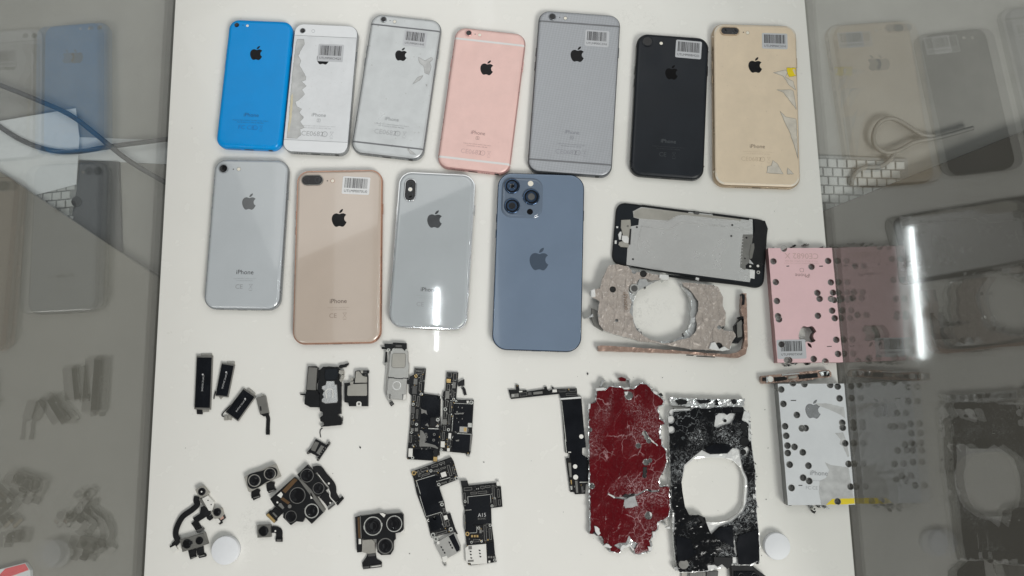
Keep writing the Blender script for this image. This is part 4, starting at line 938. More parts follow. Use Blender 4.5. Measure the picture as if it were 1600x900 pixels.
it.plates('dark_blob', [circle(*Kt([c])[0], r, 14) for c, r in (((800, 335), 7), ((805, 405), 4), ((800, 480), 7.5), ((790, 580), 4.5), ((705, 105), 4), ((620, 285), 2.5))], 5, 7.4, 'black_plastic', .3)
it.plates('dark_blob', [Kb([(510, 720), (690, 725), (680, 800), (640, 835), (590, 790), (545, 815), (515, 780)]), Kb([(365, 325), (400, 340), (440, 400), (420, 420), (380, 370)])], 5, 8.4, 'black_plastic', .2)
it.plates('hole_rim', [circle(*Kb([(230, 790)])[0], 8, 14)], 4, 7.6, 'chip_grey', .3)
# separate top strip
b = MB(); b.region(jag(it.p(Kt([(100, 72), (130, 66), (450, 80), (640, 85), (790, 82), (800, 140), (720, 160), (540, 165), (430, 165), (300, 155), (110, 138)]), 6), 1.4, .4, rng), [], .2, crump(.8, .3, 5.8), 2, rng); b.obj('top_strip', 'crumple_steel', it.e)
it.plates('black_insert', [jag(Kt(q), 2.5, .8, rng) for q in ([(150, 90), (200, 80), (265, 95), (255, 130), (180, 140)], [(350, 90), (480, 85), (490, 115), (380, 125)], [(525, 90), (555, 90), (560, 140), (530, 140)], [(680, 155), (780, 160), (770, 210), (690, 205)])], 5, 7.4, 'black_plastic', .2)
cov = it.p(kp, 7); hol = it.p(kh2, 7)
for k in range(70):                              # glossy splinters and bright slivers lying on the broken cover
    x, y = rng.uniform(min(p[0] for p in cov), max(p[0] for p in cov)), rng.uniform(min(p[1] for p in cov), max(p[1] for p in cov))
    if not inside((x, y), inset(cov, 2.5)) or inside((x, y), hol) or any(inside((x + a, y + c_), hol) for a in (-3, 3) for c_ in (-3, 3)): continue
    bright = k % 3 == 0; b = MB(); n_ = 4; r_ = rng.uniform(.7, 1.7) if bright else rng.uniform(1.6, 3.6); a0 = rng.uniform(0, 6); tx, ty = rng.uniform(-.22, .22), rng.uniform(-.22, .22)
    q_ = [(x + r_ * rng.uniform(.5, 1) * math.cos(a0 + i * 1.57), y + r_ * (.45 if bright else .8) * rng.uniform(.5, 1) * math.sin(a0 + i * 1.57)) for i in range(n_)]
    up_ = [(px_, py_, 7.75 + tx * (px_ - x) + ty * (py_ - y)) for px_, py_ in ccw(q_)]
    b.loops([[(v[0], v[1], 6.4) for v in up_], up_]); b.obj('splinter', rng.choice(['steel_bright', 'crumple_steel']) if bright else 'black_film', it.e)
for k in range(34):
    x, y = rng.choice(mo); b = MB()
    b.prism([(x, y), (x + rng.uniform(-1.6, 1.6), y + rng.uniform(-.6, .6)), (x + rng.uniform(-.8, .8), y + rng.uniform(-.4, 1.6))], rng.uniform(2, 5), rng.uniform(6, 8)); b.obj('torn_shard', rng.choice(['steel_bright', 'crumple_steel', 'black_plastic']), it.e)
it.plates('torn_shard', [Kt([(780, 85), (805, 75), (805, 100), (788, 105)]), Kt([(912, 800), (928, 805), (912, 815)]), Kb([(140, 815), (175, 815), (180, 850), (150, 850)])], .3, 6, 'crumple_steel', .2)
Kc = Z(1130, 800, 9.0)
it = Item('camera_module', 'black camera fragment cut off at the bottom edge below the black shell', 'camera', Kc, (330, 880), 'loose camera modules')
it.plate('housing', [(105, 748), (400, 748), (500, 830), (600, 900), (620, 1040), (120, 1040)], .2, 5, 'black_plastic', .5)
it.plate('cover', [(150, 830), (440, 830), (520, 910), (520, 1000), (150, 1000)], 5, 5.6, 'black_film', .3)
it.lens((255, 900), 42, 5.9); it.lens((440, 900), 42, 5.9)
it = Item('flex_fragment', 'grey striped connector scrap at the bottom edge below the black shell', 'connector', Kb, (400, 890))
it.plate('connector', [(285, 862), (435, 866), (440, 990), (280, 990)], .2, 3, 'steel_dark', .2)
it.bars('contact', [(300 + k * 22, 890, 8, 44, 0) for k in range(6)], 2.9, 3.2, 'chip_grey')
it.plates('tab', [[(445, 852), (555, 855), (545, 960), (440, 960)]], .2, 2.4, 'chip_mid', .2); it.plates('tab', [[(212, 830), (250, 830), (262, 960), (205, 960)]], .2, 2.0, 'nickel', .2)

# ------------------------------------------------------------------ white discs
for lab, c, zf, r in (('white round disc at the lower left beside the twin lens camera', (527, 712), Z(240, 710, 4.7375), 98), ('white round disc at the lower right beside the black shattered shell', (765, 485), Kc, 176)):
    it = Item('round_disc', lab, 'disc', zf, c, 'white round discs'); (x, y), = it.p([c], 6); r = it.r(r)
    b = MB(); b.lathe(x, y, [(r - .4, 0), (r, .5), (r, 5.2), (r - .3, 5.8), (r - .9, 6)], 48); b.obj('cap', 'disc_white', it.e, smooth=35)
    b = MB(); b.ring(x, y, r + .02, r + .06, 1.6, 2.0, 40); b.obj('rim_line', 'chip_grey', it.e)

# ------------------------------------------------------------------ vibration motors
ZV = Z(280, 530, 5.295)
def motor(label, body, tabs, letter, feet, wire=None):
    it = Item('vibration_motor', label, 'motor', ZV, (sum(p[0] for p in body) / 4, sum(p[1] for p in body) / 4), 'loose vibration motors')
    ex = [Vector(p) for p in body]; c = sum(ex, Vector((0, 0))) / 4
    it.plate('case', [tuple(c + (p - c) * 1.07) for p in ex], .2, 2.9, 'steel_dark', .2)
    o = it.plate('cover_label', body, 2.7, 3.15, 'black_film', .1)
    for q, h in tabs:
        it.plate('mounting_tab', q, .2, 1.2, 'nickel', .1)
        for hc in h: it.ring('screw_eye', hc, 6, 11, 1.0, 1.5, 'steel')
    if letter:
        x, y, wd, a, s_ = letter; b = MB(); add_text(b, s_, *it.p([(x, y)], 3.2)[0], it.r(wd), 3.2, math.radians(a)); b.obj('lettering', 'print_white', o)
        dx, dy = math.cos(math.radians(a)), -math.sin(math.radians(a)); b = MB()
        for poly in emblem(*it.p([(x - dx * wd * .56, y - dy * wd * .56)], 3.2)[0], it.r(18), math.radians(a)):
            poly = ccw(poly); b.add([(q[0], q[1], 3.2) for q in poly], [tuple(range(len(poly)))])
        b.obj('emblem', 'print_white', o)
    for q, m_ in feet: it.plate('flex_foot', q, .2, 1.6, m_, .1)
    if wire: it.ribbon('flex_wire', wire, 7, 1.0, 1.5, 'black_flex')
    return it
motor('long upright black vibration motor with a small foot, leftmost of the motors', [(147, 150), (268, 152), (252, 568), (128, 565)], [([(180, 120), (270, 118), (272, 150), (178, 150)], [(196, 133), (255, 132)]), ([(130, 566), (245, 566), (245, 600), (200, 605), (130, 580)], [(225, 588)])],
      (195, 365, 130, -91, 'TAPTIC ENGINE'), [([(145, 582), (192, 585), (190, 622), (145, 620)], 'black_flex')])
motor('shorter leaning black vibration motor, second from the left', [(352, 205), (450, 220), (398, 472), (303, 462)], [([(395, 186), (458, 186), (460, 215), (395, 208)], [(408, 198), (442, 200)]), ([(325, 470), (365, 475), (342, 498)], [])],
      (374, 345, 130, -103, 'TAPTIC ENGINE'), [], [(300, 430), (292, 460), (286, 495)])
motor('black vibration motor lying diagonally with a bent wire', [(530, 415), (622, 478), (485, 670), (388, 600)], [([(560, 410), (580, 405), (628, 445), (625, 470), (600, 455)], [(575, 420), (610, 445)]), ([(405, 615), (440, 640), (430, 672), (405, 665)], [])],
      (508, 550, 120, -125, 'TAPTIC ENGINE'), [([(372, 632), (400, 632), (402, 670), (372, 672)], 'nickel')], [(425, 545), (380, 590), (352, 630), (372, 642)])
it = Item('vibration_motor', 'small grey metal motor with a hanging black flex tail', 'motor', ZV, (690, 560), 'loose vibration motors')
it.plate('case', [(636, 490), (650, 478), (712, 468), (738, 608), (668, 622)], .2, 3.2, 'steel_dark', .25); it.plate('clip', [(675, 465), (692, 458), (700, 470), (680, 474)], .2, 2.5, 'nickel', .1)
it.plates('slot', [[(665, 555), (678, 555), (682, 592), (670, 592)]], 3.1, 3.3, 'chip'); it.ribbon('flex_tail', [(715, 610), (735, 650), (735, 700), (732, 790)], 30, .6, 1.1, 'black_flex'); it.plate('connector', [(718, 755), (748, 755), (746, 790), (718, 790)], .8, 2.2, 'black_plastic', .15); it.plate('tail_root', [(665, 618), (740, 604), (738, 622), (700, 640)], .2, 2.4, 'black_plastic', .1)

# ------------------------------------------------------------------ speakers
ZQ = Z(465, 560, 6.925)
it = Item('speaker_module', 'large torn black speaker module with a bright steel plate and grey block', 'speaker', ZQ, (300, 400), 'loose speakers')
rng = random.Random(3)
it.plate('housing', jag([(245, 120), (275, 90), (430, 88), (450, 110), (440, 220), (470, 260), (468, 600), (435, 600), (430, 620), (470, 640), (480, 700), (465, 725), (330, 735), (245, 745), (285, 720), (280, 690), (245, 680), (240, 640), (270, 615), (270, 585), (240, 570), (240, 530), (240, 380), (215, 350), (220, 280)], 30, 4, rng), .2, 4.2, 'black_plastic', .3)
it.plate('side_housing', [(95, 345), (220, 345), (240, 400), (240, 530), (135, 528), (72, 495), (80, 395)], .2, 4.0, 'black_plastic', .3); it.plate('link', [(212, 130), (270, 110), (300, 150), (290, 250), (212, 230)], .2, 3.2, 'black_plastic', .2)
it.plate('grey_block', [(118, 92), (212, 100), (195, 345), (95, 340)], .2, 5.0, 'steel_dark', .35); it.plate('block_rim', [(112, 86), (200, 84), (218, 100), (204, 350), (90, 346)], .2, 3.6, 'black_plastic', .2)
it.plate('membrane', [(300, 110), (425, 105), (440, 150), (420, 230), (300, 235), (285, 180)], 4.2, 5.2, 'screen_black', .5)
o = it.plate('steel_cover', [(310, 242), (395, 242), (402, 278), (425, 285), (435, 450), (425, 480), (300, 490), (258, 470), (258, 440), (280, 420), (265, 390), (285, 350), (258, 330), (260, 300), (300, 285)], 4.2, 4.9, 'steel_polish', .5)
it.ribbon('embossed_loop', [(315, 430), (308, 345), (375, 338), (380, 425)], 8, 4.9, 5.3, 'chip_white', parent=o)
it.plates('torn_bracket', [jag([(430, 240), (460, 225), (470, 180), (500, 175), (495, 210), (460, 262), (430, 265)], 12, 4, rng), [(440, 125), (500, 130), (500, 165), (470, 180), (440, 160)]], .5, 3.8, 'nickel', .3)
it.plate('torn_arm', jag([(440, 95), (460, 70), (510, 62), (550, 48), (548, 68), (520, 95), (460, 105)], 14, 3, rng), .3, 3.0, 'black_plastic', .1); it.plate('pin', [(28, 382), (85, 380), (85, 398), (28, 396)], 1, 2, 'black_plastic', .1)
it.ribbon('loose_wire', [(270, 755), (250, 770), (242, 800), (250, 855)], 8, .3, .8, 'black_flex'); it.ribbon('loose_wire', [(475, 700), (488, 670), (490, 630)], 5, .5, 1, 'black_flex'); it.plate('grey_tab', [(208, 270), (235, 268), (238, 340), (205, 335)], .5, 3, 'chip_grey', .1)
it = Item('speaker_module', 'small black speaker with two pale steel faces to the right of the torn speaker', 'speaker', ZQ, (640, 330), 'loose speakers')
it.plate('housing', [(505, 265), (560, 262), (615, 230), (622, 140), (640, 130), (770, 128), (768, 155), (755, 165), (762, 200), (760, 518), (555, 518), (550, 480), (505, 475)], .2, 3.6, 'black_plastic', .25)
it.plate('steel_face', [(540, 300), (600, 278), (750, 272), (752, 395), (740, 405), (545, 405), (535, 395)], 3.6, 4.1, 'nickel', .2); it.plate('steel_face', [(630, 140), (665, 138), (705, 190), (752, 200), (752, 262), (618, 264), (625, 200)], 3.6, 4.0, 'nickel', .2)
it.plate('screw_tab', [(635, 480), (650, 465), (675, 465), (690, 480), (690, 518), (635, 518)], 3.0, 3.9, 'chip_white', .15); it.disc('screw_hole', (663, 492), 14, 3.8, 4.0, 'steel_dark')
it.plates('screw_tab', [[(570, 210), (600, 210), (600, 240), (570, 245)], [(565, 255), (605, 245), (600, 285), (570, 285)], [(680, 130), (710, 130), (708, 160), (685, 160)]], .3, 3.9, 'nickel', .1); it.bars('contact', [(728, 150, 12, 22, 0), (742, 150, 8, 22, 0), (735, 180, 18, 12, 0)], 3.6, 3.9, 'chip_mid')
ZT = Z(590, 530, 8.185)
it = Item('speaker_module', 'tall steel speaker with a round cornered membrane and a thin curved wire', 'speaker', ZT, (260, 430), 'loose speakers')
o = it.plate('case', [(165, 150), (190, 115), (330, 115), (370, 150), (388, 160), (390, 290), (405, 310), (395, 490), (375, 500), (365, 700), (355, 775), (320, 780), (150, 765), (112, 720), (135, 500), (150, 300)], .2, 3.6, 'steel', .3)
it.plate('membrane', [(185, 200), (205, 180), (345, 180), (360, 200), (352, 350), (335, 365), (200, 365), (178, 345)], 3.6, 4.1, 'nickel', .35); r_ = it.p([(185, 200), (205, 180), (345, 180), (360, 200), (352, 350), (335, 365), (200, 365), (178, 345), (185, 200)], 3.9); b = MB(); b.ribbon(r_, .4, 3.6, 3.85); b.obj('membrane_rim', 'steel_dark', it.e)
it.plates('seam', [[(135, 485), (205, 488), (240, 498), (310, 500), (330, 492), (395, 498), (395, 506), (330, 502), (310, 512), (240, 508), (200, 500), (135, 498)]], 3.5, 3.7, 'chip'); it.plates('seam', [[(150, 700), (165, 700), (165, 760), (150, 760)], [(315, 705), (330, 705), (330, 775), (318, 775)]], 3.5, 3.7, 'chip_mid')
it.ring('embossed_circle', (245, 592), 46, 54, 3.5, 3.8, 'steel_bright'); it.plate('foot', [(330, 710), (365, 705), (358, 772), (322, 775)], 3.5, 4.0, 'chip_white', .2); it.plate('foot', [(118, 705), (150, 700), (150, 755), (125, 745)], 3.5, 3.9, 'steel', .15)
it.plate('top_bracket', [(85, 55), (190, 60), (200, 42), (368, 50), (370, 125), (345, 150), (310, 115), (195, 100), (180, 150), (120, 140), (85, 85)], .2, 4.2, 'black_plastic', .2); it.plate('top_label', [(230, 72), (310, 75), (308, 105), (230, 100)], 4.2, 4.35, 'chip_mid', .05)
it.plate('pin', [(50, 98), (110, 100), (110, 130), (52, 125)], .3, 3, 'black_plastic', .1); it.ring('screw_eye', (142, 138), 9, 20, 3.8, 4.5, 'solder'); it.ring('screw_eye', (98, 322), 8, 20, .5, 2.5, 'steel'); it.ring('screw_eye', (370, 138), 6, 14, 3, 4.4, 'solder')
it.plate('side_clip', [(100, 165), (118, 160), (120, 290), (90, 295)], .3, 3, 'black_plastic', .1); it.ribbon('antenna_wire', [(120, 250), (112, 400), (98, 560), (92, 660), (115, 745), (155, 815)], 16, .8, 1.4, 'steel'); it.plate('wire_plug', [(148, 815), (185, 790), (210, 830), (172, 858)], .3, 2.4, 'black_plastic', .2); it.ring('plug_contact', (180, 824), 8, 14, 2.2, 2.6, 'chip_grey')
it = Item('earpiece', 'small black earpiece frame with slanted grey faces under the torn speaker', 'speaker', Z(450, 530, 4.5), (210, 780), 'loose speakers')
it.plate('frame', [(195, 702), (212, 712), (270, 745), (285, 722), (296, 735), (275, 762), (215, 852), (205, 850), (208, 825), (160, 800), (138, 808), (132, 795), (160, 765)], .2, 2.6, 'black_plastic', .15)
it.plates('grey_face', [[(192, 718), (218, 728), (190, 790), (162, 780), (165, 755)]], 2.6, 3.0, 'steel_dark', .15); it.plates('grey_face', [[(232, 745), (255, 755), (218, 812), (198, 800)]], 2.6, 2.9, 'chip_grey', .15)
for c in ((288, 730), (140, 800), (210, 848)): it.ring('screw_eye', c, 4, 9, 1.5, 2.9, 'steel_dark')
for k in range(5): it.disc('contact_dot', (262 - k * 13, 765 + k * 15), 4, 2.5, 2.8, 'chip_grey')

# ------------------------------------------------------------------ circuit boards
def pcb(label, zf, outline, parts, screws, scatter, cat='circuit board', z1=2.0, seed=1):
    c = (sum(p[0] for p in outline) / len(outline), sum(p[1] for p in outline) / len(outline))
    it = Item('circuit_board', label, cat, zf, c, 'loose circuit boards')
    it.plate('board', outline, .4, z1, 'pcb', .08)
    for nm, m_, dz, q in parts:
        if len(q) == 5 and not isinstance(q[0], tuple): it.bars(nm, [q], z1 - .1, z1 + dz, m_)
        else: it.plate(nm, q, z1 - .1, z1 + dz, m_, .08)
    for s_ in screws: it.screw(s_[:2], s_[2], z1 + .1, s_[3] if len(s_) > 3 else 'solder')
    rng = random.Random(seed); b = {m_: MB() for m_ in ('chip_grey', 'chip_mid', 'chip', 'gold_pad', 'solder')}
    pl = it.p(outline, z1); mn = [min(p[k] for p in pl) for k in (0, 1)]; mx = [max(p[k] for p in pl) for k in (0, 1)]
    big = [it.p(q, z1) for nm, m_, dz, q in parts if not (len(q) == 5 and not isinstance(q[0], tuple))]
    big += [it.p(rot([(-q[2] / 2, -q[3] / 2), (q[2] / 2, -q[3] / 2), (q[2] / 2, q[3] / 2), (-q[2] / 2, q[3] / 2)], math.radians(q[4]), q[:2]), z1) for nm, m_, dz, q in parts if len(q) == 5 and not isinstance(q[0], tuple)]
    pi = inset(pl, .5); k = 0
    for _ in range(scatter * 6):
        if k >= scatter: break
        p = (rng.uniform(mn[0], mx[0]), rng.uniform(mn[1], mx[1]))
        if not inside(p, pi) or any(inside(p, g) for g in big): continue
        m_ = rng.choice(['chip_grey', 'chip_mid', 'chip_mid', 'chip', 'gold_pad', 'solder', 'chip_grey']); a = it.tilt if hasattr(it, 'tilt') else 0
        s1 = rng.uniform(.35, .9); b[m_].box(*p, s1, s1 * rng.choice((.5, 1, 1.6)), z1 - .1, z1 + rng.uniform(.15, .5), math.radians(-3)); k += 1
    for m_, mb in b.items():
        if mb.v: tag(mb.obj('small_components', m_, it.e), kind='stuff')
    return it
ZX = Z(630, 565, 5.625)
def conn(x, y, w_, h_, a=0): return [('connector', 'chip_grey', .55, (x, y, w_, h_, a)), ('connector_core', 'chip', .62, (x, y, max(3, w_ - 8), max(3, h_ - 8), a))]
it = pcb('tall black circuit board with a scraped shield, beside the steel speaker', ZX,
    [(100, 55), (200, 60), (180, 280), (330, 300), (328, 460), (330, 590), (320, 825), (300, 828), (300, 880), (262, 880), (260, 872), (34, 858), (40, 765), (60, 560), (75, 300), (50, 280), (55, 180), (95, 140)],
    [('black_film_label', 'black_film', .35, [(160, 300), (325, 300), (320, 480), (235, 490), (235, 570), (150, 580), (155, 420)]), ('shield_can', 'black_film', .5, [(150, 590), (315, 585), (305, 745), (140, 745)]),
     ('scraped_film', 'chip_grey', .6, jag([(148, 600), (175, 610), (200, 660), (190, 710), (280, 735), (310, 760), (300, 770), (240, 748), (140, 745)], 14, 4, random.Random(2))),
     ('scraped_film', 'chip_grey', .5, jag([(155, 415), (200, 430), (215, 470), (185, 450), (160, 460)], 12, 4, random.Random(3))), ('scraped_film', 'chip_grey', .5, jag([(190, 560), (215, 540), (225, 570)], 9, 3, random.Random(4))),
     ('black_film_label', 'black_film', .35, [(85, 770), (262, 775), (260, 865), (100, 858)]), ('white_chip', 'chip_white', .7, (64, 800, 36, 74, 2)), ('shield_edge', 'solder', .6, (265, 590, 90, 8, 2)),
     ('grey_chip', 'chip_grey', .8, (108, 175, 32, 52, 3)), ('grey_chip', 'chip_mid', .8, (100, 248, 40, 74, 3)), ('grey_chip', 'chip_mid', .7, (85, 425, 34, 58, 3)), ('grey_chip', 'chip_grey', .6, (78, 598, 26, 26, 0)), ('grey_chip', 'chip_grey', .6, (116, 598, 28, 30, 0)), ('black_chip', 'chip', .6, (260, 530, 44, 72, 2)), ('black_chip', 'chip', .9, (285, 800, 34, 60, 0)), ('gold_contact', 'gold_pad', .4, (282, 857, 34, 40, 2))]
    + conn(138, 98, 60, 22, 3) + conn(150, 72, 86, 22, 3) + conn(158, 150, 20, 60, 3) + conn(150, 225, 22, 70, 3) + conn(132, 350, 20, 90, 4) + conn(122, 460, 16, 80, 4) + conn(96, 320, 24, 50, 3) + conn(66, 678, 20, 66, 3) + conn(84, 480, 18, 36, 0) + conn(82, 538, 18, 36, 0),
    [(112, 127, 14, 'gold_pad'), (88, 374, 13), (117, 551, 13), (304, 511, 16), (282, 857, 13, 'gold_pad'), (83, 845, 14), (73, 623, 11), (158, 285, 12), (318, 312, 16), (302, 566, 10, 'chip_white')], 110, seed=4)
for c in ((200, 638), (205, 662), (192, 690), (273, 640), (268, 690)): it.ring('solder_ring', c, 6, 11, 2.4, 2.65, 'chip_grey')
it.plate('flex_stub', [(5, 165), (50, 160), (60, 130), (98, 110), (92, 200), (50, 200), (10, 190)], .8, 2.4, 'black_flex', .1)
ZY = Z(680, 570, 5.81)
it = pcb('black circuit board with a broken flex cable, right of the scraped board', ZY,
    [(105, 65), (210, 70), (190, 310), (205, 318), (350, 318), (335, 590), (338, 640), (322, 790), (308, 832), (285, 828), (280, 805), (45, 782), (55, 620), (45, 590), (68, 520), (75, 330), (62, 300), (75, 240), (92, 235)],
    [('black_film_label', 'black_film', .35, [(175, 352), (335, 360), (328, 530), (295, 560), (290, 610), (155, 600), (165, 440)]), ('black_film_label', 'black_film', .35, [(165, 625), (320, 635), (312, 790), (155, 785)]), ('shield_edge', 'solder', .5, (252, 352, 160, 5, 2)), ('shield_edge', 'solder', .5, (265, 627, 130, 6, 3)), ('shield_edge', 'solder', .5, (157, 530, 5, 150, 4)), ('shield_edge', 'chip_grey', .5, (322, 710, 14, 150, 4)),
     ('grey_chip', 'chip_grey', .8, (110, 272, 36, 72, 3)), ('grey_chip', 'chip_grey', .8, (85, 518, 38, 50, 2)), ('white_chip', 'chip_white', .8, (68, 722, 36, 54, 2)), ('white_chip', 'chip_white', .7, (132, 645, 24, 50, 4)), ('white_chip', 'chip_white', .6, (120, 772, 24, 30, 2)), ('grey_chip', 'chip_grey', .7, (170, 185, 32, 56, 3)), ('gold_contact', 'gold_pad', .5, (122, 145, 38, 36, 3)), ('gold_module', 'steel', .7, (256, 588, 70, 52, 3)), ('gold_module_core', 'gold_pad', .8, (272, 588, 26, 36, 3)), ('black_chip', 'chip', .8, (240, 335, 80, 28, 2)), ('white_chip', 'chip_white', .6, (295, 335, 20, 18, 0)), ('gold_contact', 'solder', .6, (315, 548, 36, 40, 2))]
    + conn(130, 92, 38, 44, 3) + conn(180, 108, 30, 66, 3) + conn(120, 200, 26, 50, 3) + conn(160, 265, 22, 60, 3) + conn(104, 350, 24, 60, 3) + conn(140, 385, 20, 90, 4) + conn(92, 455, 26, 60, 3) + conn(128, 495, 18, 90, 4) + conn(85, 576, 22, 46, 3) + conn(74, 645, 20, 70, 3) + conn(125, 705, 24, 60, 3),
    [(122, 145, 12, 'gold_pad'), (168, 314, 13), (190, 330, 10), (328, 342, 18), (92, 403, 16), (315, 550, 14), (120, 589, 14), (56, 772, 13), (300, 818, 11)], 110, seed=9)
rng = random.Random(6)
it.plates('scratch_mark', [jag([(x, y), (x + w_, y - 6), (x + w_ * .9, y + 8), (x + 4, y + 10)], 8, 3, rng) for x, y, w_ in ((205, 382, 8), (238, 388, 12), (175, 440, 90), (190, 425, 16), (192, 485, 8), (240, 488, 10), (208, 518, 8), (185, 685, 34))], 2.3, 2.45, 'chip_grey')
it.plate('flex_cable', [(205, 160), (240, 140), (265, 130), (265, 190), (235, 190), (210, 200)], 1.2, 2.4, 'black_flex', .1); it.ribbon('flex_cable', [(245, 205), (262, 225), (268, 250), (275, 275)], 26, 1.0, 1.6, 'black_flex')
ZI = Z(630, 710, 5.145)
it = pcb('tilted black circuit board with a loose card tray hanging off its lower end', ZI,
    [(62, 140), (385, 22), (405, 55), (445, 200), (290, 260), (330, 385), (335, 420), (350, 480), (380, 475), (410, 580), (395, 625), (225, 670), (195, 540), (180, 510), (110, 320), (85, 200)],
    [('shield_can', 'black_film', .5, [(108, 212), (255, 165), (300, 185), (260, 220), (262, 262), (290, 270), (325, 375), (285, 385), (300, 460), (185, 502), (135, 330), (140, 310)]), ('shield_edge', 'solder', .6, (180, 188, 160, 5, -17)), ('shield_edge', 'solder', .6, (245, 482, 125, 5, -17)), ('shield_edge', 'solder', .6, (330, 200, 100, 5, -17)), ('shield_edge', 'solder', .6, (310, 320, 5, 100, -18)), ('shield_edge', 'solder', .6, (305, 380, 40, 5, -17)), ('shield_edge', 'solder', .5, (122, 265, 5, 110, -17)), ('shield_edge', 'solder', .5, (158, 415, 5, 170, -17)),
     ('white_chip', 'chip_white', .8, (325, 162, 42, 38, -17)), ('white_chip', 'chip_white', .8, (342, 508, 28, 36, -17)), ('black_film_label', 'black_film', .35, [(205, 520), (295, 485), (320, 590), (225, 620)]), ('corner_block', 'chip', 1.0, [(340, 42), (385, 25), (400, 52), (350, 72)])]
    + conn(170, 122, 62, 26, -17) + conn(180, 162, 64, 16, -17) + conn(252, 92, 54, 20, -17) + conn(310, 70, 48, 16, -17) + conn(268, 128, 46, 14, -17) + conn(320, 110, 44, 14, -17) + conn(372, 130, 22, 90, -15) + conn(405, 128, 18, 58, -12) + conn(308, 630, 90, 22, -17) + conn(320, 530, 20, 110, -15) + conn(358, 558, 26, 40, -15) + conn(125, 155, 16, 50, -12) + conn(328, 228, 44, 12, -15) + conn(392, 202, 34, 22, -15) + conn(330, 452, 18, 40, -10),
    [(86, 150, 18, 'gold_pad'), (223, 132, 12), (287, 242, 13), (430, 192, 15), (312, 402, 14), (254, 514, 13), (204, 530, 11, 'chip_white'), (240, 648, 18), (383, 602, 16)], 90, seed=14)
it.plate('side_flex', [(350, 478), (378, 472), (420, 600), (440, 640), (420, 640), (400, 600)], .8, 1.8, 'black_flex', .1)
o = it.plate('card_tray', [(262, 712), (400, 630), (418, 625), (462, 735), (462, 775), (440, 790), (330, 850), (308, 830), (258, 735)], .3, 2.8, 'steel', .2)
it.plate('tray_slot', [(365, 660), (405, 635), (455, 745), (455, 770), (430, 785)], 2.7, 2.95, 'black_film', .05, parent=o)
it.plates('contact', [[(x - 6, y - 8), (x + 8, y - 4), (x + 6, y + 10), (x - 4, y + 6)] for x, y in ((305, 745), (318, 768), (332, 790), (370, 708), (380, 728), (393, 750))], 2.75, 2.95, 'chip', parent=o)
it.ring('screw_eye', (263, 680), 8, 20, 1.5, 3.2, 'solder'); it.ring('screw_eye', (335, 885), 5, 13, .5, 2, 'steel'); it.plate('tray_corner', [(310, 825), (350, 815), (360, 840), (335, 870), (322, 865)], .3, 3.0, 'chip_white', .15); it.plate('tray_corner', [(270, 700), (290, 695), (292, 720), (272, 725)], 2.5, 3.1, 'chip_white', .1)
ZJ = Z(715, 745, 6.2)
it = pcb('black circuit board printed A15 with a pale card tray at its lower end', ZJ,
    [(30, 40), (95, 38), (105, 85), (370, 58), (380, 92), (420, 95), (435, 290), (325, 305), (330, 460), (352, 630), (360, 740), (378, 825), (340, 832), (285, 840), (130, 858), (100, 850), (85, 640), (75, 540), (62, 500), (60, 380), (70, 330), (52, 250), (45, 120)],
    [('shield_can', 'black_film', .5, [(98, 195), (315, 172), (322, 240), (305, 262), (315, 300), (322, 455), (150, 470), (185, 490), (180, 540), (120, 545), (75, 520), (78, 345), (130, 322), (75, 310), (75, 270), (98, 255)]), ('shield_edge', 'solder', .6, (210, 182, 220, 5, -6)), ('shield_edge', 'solder', .6, (320, 215, 5, 70, -4)), ('shield_edge', 'solder', .6, (100, 225, 5, 70, -2)), ('shield_edge', 'solder', .6, (105, 322, 60, 5, -5)), ('shield_edge', 'solder', .6, (70, 440, 5, 150, -1)), ('shield_edge', 'solder', .6, (150, 543, 70, 5, -3)), ('shield_edge', 'solder', .6, (185, 510, 5, 60, 0)), ('shield_edge', 'solder', .5, (235, 460, 170, 4, -3)),
     ('corner_block', 'chip', 1.2, [(30, 40), (95, 38), (98, 85), (40, 95)]), ('black_film_label', 'black_film', .5, [(285, 645), (350, 632), (362, 740), (290, 752)]), ('white_chip', 'chip_white', .8, (396, 66, 30, 40, -5)), ('white_chip', 'chip_white', .5, (308, 822, 18, 20, 0)), ('grey_chip', 'chip_grey', .6, (222, 528, 22, 36, 0))]
    + conn(100, 118, 80, 30, -5) + conn(240, 102, 38, 26, -4) + conn(292, 95, 50, 20, -4) + conn(155, 158, 60, 22, -4) + conn(240, 150, 90, 24, -4) + conn(345, 140, 22, 120, -3) + conn(396, 160, 22, 80, -4) + conn(362, 250, 24, 70, -3) + conn(405, 248, 24, 54, -3) + conn(66, 190, 22, 70, -3) + conn(268, 545, 26, 150, -3) + conn(316, 555, 24, 110, -3) + conn(180, 620, 60, 24, -3)
    + [('gold_contact', 'gold_pad', .4, (140 + k * 26, 575, 18, 22, -3)) for k in range(3)] + [('gold_contact', 'chip_grey', .4, (302 + k * 25, 778, 18, 20, -3)) for k in range(3)],
    [(72, 240, 13), (334, 282, 13), (205, 496, 14), (316, 470, 14), (95, 553, 19, 'gold_pad'), (135, 633, 12), (232, 624, 10, 'chip_white'), (360, 806, 14), (360, 210, 10)], 90, seed=19)
b = MB(); add_text(b, 'A15', *it.p([(235, 370)], 2.6)[0], it.r(76), 2.56, math.radians(3)); b.obj('lettering', 'print_white', it.e)
b = MB(); add_text(b, 'BIONIC', *it.p([(236, 405)], 2.6)[0], it.r(76), 2.56, math.radians(3)); b.obj('lettering', 'chip_grey', it.e)
o = it.plate('card_tray', [(72, 690), (105, 665), (275, 650), (285, 840), (130, 852), (125, 835), (80, 832)], .5, 3.2, 'chip_white', .2)
